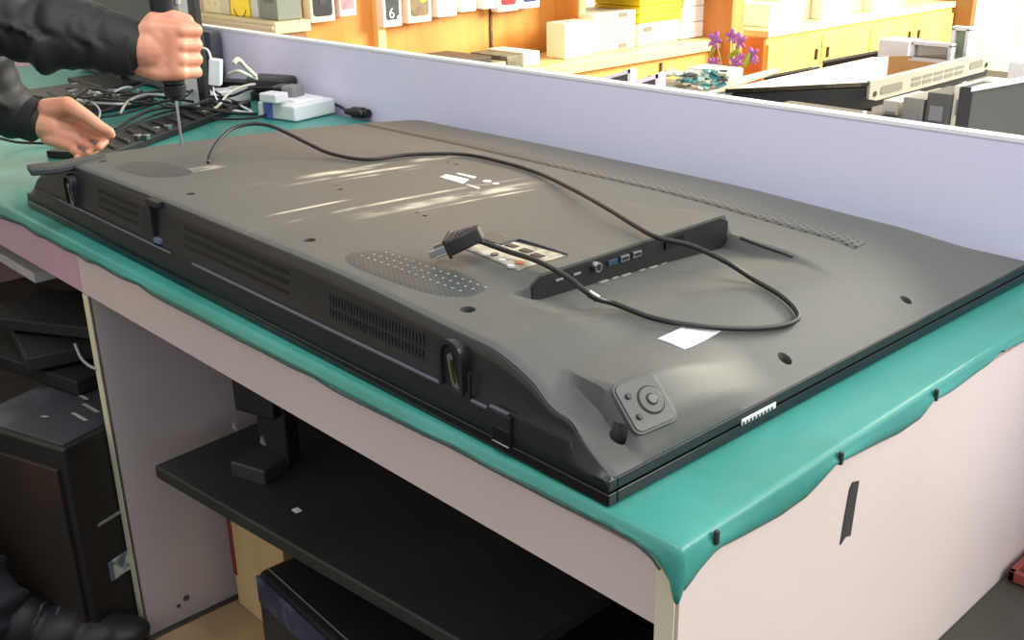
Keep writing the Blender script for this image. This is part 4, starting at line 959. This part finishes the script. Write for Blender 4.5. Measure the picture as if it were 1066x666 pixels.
# magazines / dark binder on the counter, left end
def onc(u,v,x,z): return az(u,v,z)
zt=zt1+.001
def cbox(name,u0,u1,vb,depth,h,mt,lab,cat,x=XC-.03,z=None,bev=.003,group=None):
    z0=zt if z is None else z; A=ax(u0,vb,x); B=ax(u1,vb,x)
    return MB().box((x-depth/2,(A.y+B.y)/2,z0+h/2),(depth,B.y-A.y,h)).build(name,mt,bevel=bev,label=lab,cat=cat,group=group)
cbox('binder',480,512,66,.24,.055,mat('binder_dark',(58,50,40),.5),'dark brown binder lying at the left of the counter','binder')
cbox('magazine',512,527,68,.22,.030,mat('mag_a',(110,104,84),.6,rgb2=(190,180,150),scale=30),'dark-edged magazine pile between the binder and the white papers','magazine')
cbox('magazine',528,545,66,.20,.045,mat('mag_b',(130,128,104),.6,rgb2=(80,74,60),scale=30),'mottled grey magazine pile leaning by the white papers','magazine')
cbox('paper_stack',545,562,66,.20,.050,mat('mag_c',(236,228,206),.6),'stack of white papers at the foot of the wooden end post','paper')
# white box + albums + yellow boxes on the counter right of the post
def cunit(u0,u1,vt,vb,x,depth,mt,name,lab,cat,group=None,z0=None):
    A=ax(u0,vb,x); B=ax(u1,vb,x); zt_=ax((u0+u1)/2,vt,x).z; zb=zt if z0 is None else z0
    o=empty(name,(x-depth/2,(A.y+B.y)/2,zb),label=lab,cat=cat,group=group)
    MB().box((x-depth/2,(A.y+B.y)/2,(zb+zt_)/2),(depth,B.y-A.y,zt_-zb)).build('case',mt,o,bevel=.003); return o,A.y,B.y,zb,zt_
CW=mat('ivory_box',(240,232,196),.5); 
o,*_=cunit(588,617,23,62,XC-.05,.10,CW,'ivory_box','tall ivory box standing upright on the counter by the end post','box')
x=XC-.08
hs=zt
for i in range(5):
    A=ax(617,55,x); B=ax(661,50,x); h=.030
    o=empty('ring_binder',(x-.12,(A.y+B.y)/2,hs),label=['lowest','second','middle','fourth','topmost'][i]+' grey-edged box file in the pile beside the ivory box',cat='box file',group='box files piled beside the ivory box')
    MB().box((x-.12,(A.y+B.y)/2,hs+h/2),(.24,B.y-A.y,h-.002)).build('file_body',mat('file%d'%(i%2),((226,220,196),(206,196,170))[i%2],.5),o,bevel=.003)
    if i in (0,4): MB().box((x+.001,(A.y+B.y)/2+.05,hs+h*.5),(.003,.05,.018)).build('file_tag',mat('tag_grey',(110,106,90),.5),o)
    hs+=h
hs=zt
A=ax(664,50,x); B=ax(706,44,x)
o=empty('ring_binder',(x-.12,(A.y+B.y)/2,zt),label='white box file under the yellow boxes',cat='box file')
MB().box((x-.12,(A.y+B.y)/2,zt+.045),(.24,B.y-A.y,.088)).build('file_body',CW,o,bevel=.003); MB().box((x+.001,A.y+.06,zt+.065),(.003,.05,.020)).build('file_tag',mat('tag_grey',(110,106,90),.5),o)
YL=mat('yellow_box',(252,226,20),.45)
hs=zt+.090
for i in range(3):
    h=.034; MB().box((x-.12,(A.y+B.y)/2,hs+h/2),(.25,B.y-A.y,h-.002)).build('yellow_box',YL,bevel=.003,label=['lowest','middle','topmost'][i]+' bright yellow flat box in the pile on the white box file',cat='box',group='yellow boxes on the counter'); hs+=h
A=ax(708,44,x); B=ax(748,38,x)
for i in range(3):
    MB().box((x-.12,(A.y+B.y)/2,zt+.035+.066*i),(.24,B.y-A.y-.02*i,.064)).build('white_carton',mat('white_carton',(246,244,236),.5),bevel=.003,label=['lowest','middle','topmost'][i]+' white carton of the pile right of the yellow boxes',cat='box',group='white cartons on the counter')
# goods on the far cabinet
for i in range(9):
    yy=yc+.18+i*(yd-yc-.4)/9; h=.10+.10*((i*37)%5)/5
    lab=['first','second','third','fourth','fifth','sixth','seventh','eighth','last'][i]+' pale carton along the far cabinet top, counted from the flowers'
    MB().box((XF-.14-.03*(i%3),yy,zf+.001+h/2),(.16,.14+.05*(i%2),h)).build('pale_carton',mat('pale%d'%(i%3),((246,240,220),(214,206,190),(170,140,110))[i%3],.6),bevel=.003,label=lab,cat='box',group='cartons on the far cabinet')
# ---- second bench behind the partition with another television
t=empty('rear_bench',(-1.2,2.4,FLZ),label='low pale bench behind the partition carrying the second television and stacked units',cat='workbench')
zb=-.30
MB().box((-1.25,2.35,zb-.012),(2.3,1.5,.024)).build('bench_top',mat('grey_top',(120,116,110),.5),t,bevel=.002)
for x_ in (-2.36,-.14):
    for y_ in (1.64,3.06): MB().box((x_,y_,(zb-.024+FLZ)/2),(.05,.05,zb-.024-FLZ)).build('leg',GRYP,t,bevel=.002)
# second tv: glass up, vented silver edge towards us
zz=-.05
P0=az(905,84,zz); P1=az(1032,53,zz); P2=az(755,91,zz)
dx=(P1-P0); dx.z=0; Lx=dx.length; dx.normalize(); nx=V((-dx.y,dx.x,0)); 
P3_=az(858,57,zz)
t=empty('second_television',V((P0.x,P0.y,zz-.08)),label='second television lying on stacked units beyond the partition, silver vented edge',cat='television')
EH=.062
front=[P0,P1]
off=(P2-P0); off.z=0
top=[P0,P1,P1+off,P0+off]
SIL=mat('silver_plastic',(178,176,162),.35,.3)
MB().prism([p-V((0,0,.004)) for p in top],V((0,0,-.012))).build('screen_glass',mat('mirror_glass',(40,38,30),.06,.0,spec=1.0,coat=1),t,bevel=.001)
inw=off.normalized()*.05
MB().prism([p-V((0,0,.018)) for p in (P0+dx*.005,P1-dx*.005,P1+off-dx*.03,P0+off+dx*.03)],V((0,0,-.062))).build('rear_body',BLK,t,bevel=.004)
en=V((dx.y,-dx.x,0)); 
if en.dot(off)>0: en=-en
ME=basis(P0-Zu*EH,dx,-en,Zu)
MB().prism([ME@V(q) for q in ((0,-.004,.010),(Lx*.06,-.004,0),(Lx*.94,-.004,0),(Lx,-.004,.012),(Lx,-.004,EH),(0,-.004,EH))],-en*.012).build('vented_edge',SIL,t,bevel=.002)
gr=mat('edge_grille',(108,106,94),.6)
def egr(f0,f1,z0,z1): return MB().prism([ME@V((Lx*((f0+f1)/2)+x_,-.0052,(z0+z1)/2*EH+y_)) for x_,y_ in rrect(Lx*(f1-f0),(z1-z0)*EH,min(.010,(z1-z0)*EH*.45))],en*-.001).build('edge_vent',gr,t)
egr(.08,.24,.22,.62); egr(.80,.92,.30,.70)
for k in range(5):
    egr(.31+.09*k,.385+.09*k,.22,.42); egr(.31+.09*k,.385+.09*k,.50,.66)
for f_ in (.04,.955): MB().cyl(ME@V((Lx*f_,-.005,EH*.35)),ME@V((Lx*f_,-.0065,EH*.35)),.008,n=14).build('edge_hole',BLK,t)
# stacked units under the silver edge
def stand(u0,u1,vt,y,col,lab,name='set_top_box',cat='device',n=3,dep=.18,group='units stacked under the second television'):
    A=ay(u0,vt,y); B=ay(u1,vt,y); zt_=A.z; h=(zt_-zb-.004)/n
    for i in range(n):
        o=empty(name,((A.x+B.x)/2,y+dep/2,zb+.002+h*i),label=['bottom','lower','middle','upper','top'][i if n>3 else (0,2,4)[i]]+' '+lab,cat=cat,group=group)
        k=.012*((i*7)%3-1)
        MB().box(((A.x+B.x)/2+k,y+dep/2,zb+.001+h*(i+.5)),(abs(B.x-A.x),dep,h-.004)).build('unit_case',mat('unit%d_%d'%(col[0],i),tuple(min(255,int(q*(1+.15*i))) for q in col),.45),o,bevel=.003)
        MB().box(((A.x+B.x)/2+k,y-.001,zb+.001+h*(i+.5)),(abs(B.x-A.x)*.6,.002,h*.35)).build('unit_front',BLK if i%2 else GRYP,o)
stand(915,932,101,1.95,(150,148,134),'pale grey unit at the left end below the silver edge')
stand(936,958,98,1.93,(104,104,96),'mid grey unit, second stack below the silver edge')
stand(961,984,93,1.93,(60,62,60),'dark grey unit, third stack below the silver edge')
stand(989,1010,86,1.95,(170,168,150),'pale unit in the right-hand stack below the silver edge')
# black box under the dark side of the second tv
A=ay(775,98,1.75); B=ay(904,108,1.75)
t=empty('black_monitor',((A.x+B.x)/2,1.80,zb),label='black monitor lying flat with a pale corner, just behind the partition edge',cat='monitor')
MB().box(((A.x+B.x)/2,1.86,(A.z+zb)/2-.02),(B.x-A.x,.20,A.z-zb-.045)).build('monitor_body',BLK,t,bevel=.005)
C_=ay(903,112,1.75); MB().box((C_.x-.01,1.757,C_.z-.035),(.006,.008,.05)).build('pale_corner',PAPER,t)
# dark grey upright panel at the right
A=ay(1012,94,1.20); B=ay(1090,80,1.20)
t=empty('grey_upright_screen',((A.x+B.x)/2,1.22,-.3),label='dark olive-grey screen standing upright right behind the partition',cat='screen')
t.location.z=FLZ; MW[t.name]=Matrix.Translation(t.location)
poly=[V((A.x,1.2,A.z)),V((B.x,1.2,B.z)),V((B.x,1.2,FLZ+.05)),V((A.x,1.2,FLZ+.05))]
MB().prism(poly,V((0,.03,0))).build('screen_panel',mat('olive_grey',(88,94,84),.5),t,bevel=.004)
MB().prism([poly[0]+V((0,-.004,.006)),poly[1]+V((0,-.004,.006)),poly[1]+V((0,-.004,-.002)),poly[0]+V((0,-.004,-.002))],V((0,.036,0))).build('screen_top_edge',WHT,t)
MB().box(((A.x+B.x)/2,1.23,FLZ+.03),(.35,.22,.05)).build('screen_base',BLK,t,bevel=.004)
A=ay(1006,88,1.5); B=ay(1064,76,1.5); 
t=MB().box(((A.x+B.x)/2,1.52,(A.z+FLZ)/2),(B.x-A.x,.10,A.z-FLZ)).build('black_tower',BLK,bevel=.004,label='black case between the second television and the olive-grey screen',cat='case')
# white framed things at upper right
def frame_panel(u0,u1,vt,vb,y,mt,lab,name='small_monitor',w_=.012,base=zb):
    A=ay(u0,vt,y); B=ay(u1,vt,y); C_=ay(u0,vb,y)
    o=empty(name,((A.x+B.x)/2,y,min(C_.z,base)),label=lab,cat='panel')
    MB().box(((A.x+B.x)/2,y+.01,(A.z+base)/2),(B.x-A.x,.016,A.z-base)).build('panel_face',mt,o,bevel=.001)
    mb=MB(); mb.box(((A.x+B.x)/2,y,A.z),(B.x-A.x+w_,.03,w_)); mb.box((A.x,y,(A.z+base)/2),(w_,.03,A.z-base)); mb.box((B.x,y,(A.z+base)/2),(w_,.03,A.z-base)); mb.build('panel_frame',WHT,o,bevel=.001); return o
frame_panel(995,1010,29,62,3.0,mat('green_grey',(150,160,140),.5),'grey-green narrow panel in a white frame near the bright wall')
frame_panel(952,992,44,60,2.95,mat('steel_face',(150,148,140),.3,.4),'silver-grey panel in a pale frame behind the second television')
A=ay(918,40,3.0); B=ay(950,38,3.0); MB().box(((A.x+B.x)/2,3.03,(A.z+zb)/2),(B.x-A.x,.10,A.z-zb)).build('white_case',WHT,bevel=.004,label='white case behind the second television left of the silver panel',cat='case')
def black_screen(u0,v0,u1,v1,y,lab):
    A=ay(u0,v0,y); B=ay(u1,v1,y); o=empty('black_screen',((A.x+B.x)/2,y,zb),label=lab,cat='screen')
    P=[A,B,V((B.x,y,zb)),V((A.x,y,zb))]
    MB().prism(P,V((0,.05,0))).build('screen_case',BLK,o,bevel=.003); MB().prism([A+V((0,-.002,.003)),B+V((0,-.002,.003)),B+V((0,-.002,-.006)),A+V((0,-.002,-.006))],V((0,.054,0))).build('screen_edge',GRYP,o)
black_screen(856,64,915,53,3.02,'black screen standing behind the second television below the white case')
black_screen(795,80,846,70,3.02,'low black screen standing between the flowers and the other black screen')
A=ay(1050,64,2.3); B=ay(1090,58,2.3); MB().box(((A.x+B.x)/2,2.36,(A.z+zb)/2+.001),(B.x-A.x,.12,A.z-zb)).build('white_case',WHT,bevel=.006,label='white case at the right edge behind the olive-grey screen',cat='case')
# small white-edged screens at the partition's middle
def lean(u0,u1,vt0,vt1,y,lab):
    A=ay(u0,vt0,y); B=ay(u1,vt1,y); o=empty('small_screen',((A.x+B.x)/2,y,zb),label=lab,cat='screen')
    P=[V((A.x,y,A.z)),V((B.x,y,B.z)),V((B.x,y,zb)),V((A.x,y,zb))]
    MB().prism(P,V((0,.02,0))).build('screen_face',mat('green_black',(60,64,56),.4),o,bevel=.001)
    MB().prism([P[0]+V((0,-.003,.006)),P[1]+V((.006,-.003,.006)),P[1]+V((.006,-.003,-.004)),P[0]+V((0,-.003,-.004))],V((0,.026,0))).build('screen_rim',WHT,o)
    MB().prism([P[1]+V((.008,-.003,.006)),P[1]+V((-.002,-.003,.006)),P[2]+V((-.002,-.003,0)),P[2]+V((.008,-.003,0))],V((0,.026,0))).build('screen_rim',WHT,o)
lean(600,655,90,74,1.62,'small dark screen with a white rim left of the blue-green heap')
lean(640,684,93,79,1.50,'dark white-rimmed screen nearest the partition, below the blue-green heap')
# heap of small boards on a tray
p=az(722,84,-.06)
t=empty('parts_heap',(p.x,p.y,zb),label='heap of blue-green circuit boards and wires behind the partition',cat='parts')
MB().box((p.x,p.y,(zb-.085)/2+.0),(.20,.18,-.086-zb)).build('heap_crate',mat('crate_dark',(56,54,48),.6),t,bevel=.003)
MB().box((p.x-.04,p.y-.02,-.080),(.28,.18,.008)).build('heap_tray',mat('tray_tan',(150,142,122),.5),t,bevel=.002)
for k in range(46):
    q=V((p.x+max(-.13,min(.08,random.gauss(-.02,.06))),p.y+random.gauss(0,.05),-.07+abs(random.gauss(0,.014))+.004)); c=[(70,140,150),(110,170,170),(226,222,200),(60,66,66),(200,196,176),(150,180,170)][k%6]
    MB().box(q,(random.uniform(.015,.05),random.uniform(.01,.03),.006),Matrix.Rotation(random.uniform(0,3),3,'Z')@Matrix.Rotation(random.uniform(-.6,.6),3,'X')).build('heap_piece',mat('heap%d'%(k%6),c,.5),t)
p=az(744,79,-.09); MB().box((p.x,p.y,(zb-.065)/2+.001),(.14,.10,-.065-zb)).build('white_carton',PAPER,bevel=.003,label='small white carton beside the blue-green heap, before the flowers',cat='box')
a,b_=az(745,97,-.09),az(800,74,-.09); 
MB().prism([az(*q,-.075) for q in ((736,96),(752,92),(812,72),(806,71),(745,86))],V((0,0,-.01))).build('metal_strip',SIL,bevel=.001,label='pale metal strip lying at the corner of the second television',cat='strip')
o=bpy.data.objects['metal_strip']
# flowers
t=empty('flower_stems',(ay(755,90,2.5).x,2.5,zb),label='purple flowers on thin green stems in front of the wooden pillar',cat='flowers')
GR=mat('stem_green',(150,150,60),.6); PU=mat('petal_purple',(150,80,150),.6,rgb2=(180,110,176),scale=40)
base=ay(754,96,2.5); base.z=zb+.13
MB().cyl((base.x,2.5,zb+.001),(base.x,2.5,zb+.14),.035,.05,20).build('vase',mat('vase_mauve',(150,120,120),.4),t,bevel=.004)
for k,(u,v,s_) in enumerate(((744,42,1.3),(762,38,1.1),(770,43,1.2),(783,57,1.1),(744,65,.9),(766,66,1.1),(771,60,.7),(760,72,.8),(740,66,.8),(786,63,.6))):
    q=ay(u,v,2.5+.03*math.sin(k*2)); mid=(base+q)/2+V((.02*math.sin(k),0,.02))
    MB().tube(spline([base,mid,q],6),.0022,6).build('stem',GR,t,smooth=True)
    fm=MB()
    for j in range(5):
        a=j*2*math.pi/5+k; rot=Matrix.Rotation(a,3,'Y')@Matrix.Rotation(.5,3,'X'); fm.ball(q+rot@V((.013*s_,0,0)),.012*s_,(1,.35,.6),rot,10)
    fm.build('blossom',PU,t,smooth=True)
for k in range(6):
    q=base+V((random.uniform(-.08,.10),random.uniform(-.03,.03),random.uniform(.03,.13))); rot=Matrix.Rotation(random.uniform(0,3),3,'Y'); MB().ball(q,.03,(1,.1,.3),rot,10).build('leaf',mat('leaf_green',(150,158,50),.5),t,smooth=True)
# ================================================================== LIGHT
w=bpy.data.worlds.new('world'); S.world=w; w.use_nodes=True
bg=w.node_tree.nodes['Background']; bg.inputs[0].default_value=(.90,.95,1.0,1); bg.inputs[1].default_value=.85
def area(name,loc,to,sx,sy,pw,col):
    l=bpy.data.lights.new(name,'AREA'); l.shape='RECTANGLE'; l.size=sx; l.size_y=sy; l.energy=pw; l.color=col
    o=bpy.data.objects.new(name,l); COL.objects.link(o); o.location=loc; o.rotation_euler=(V(to)-V(loc)).to_track_quat('-Z','Y').to_euler(); return o
area('window_daylight',(2.2,1.7,1.8),(-.4,.4,0),1.8,1.4,96,(1,.975,.92))
area('overhead_fill',(-.35,-.15,1.75),(-.5,.5,0),1.2,.4,15,(.95,.97,1))  # unseen overhead fill, added to brighten the partition and bench
area('far_window_daylight',(-.2,5.2,1.3),(-3,3.2,-.2),2.2,1.4,560,(1,.93,.75))
S.view_settings.view_transform='Standard'; S.view_settings.look='None'; S.view_settings.gamma=1; S.view_settings.exposure=0; S.view_settings.use_curve_mapping=False
bpy.context.view_layer.update()
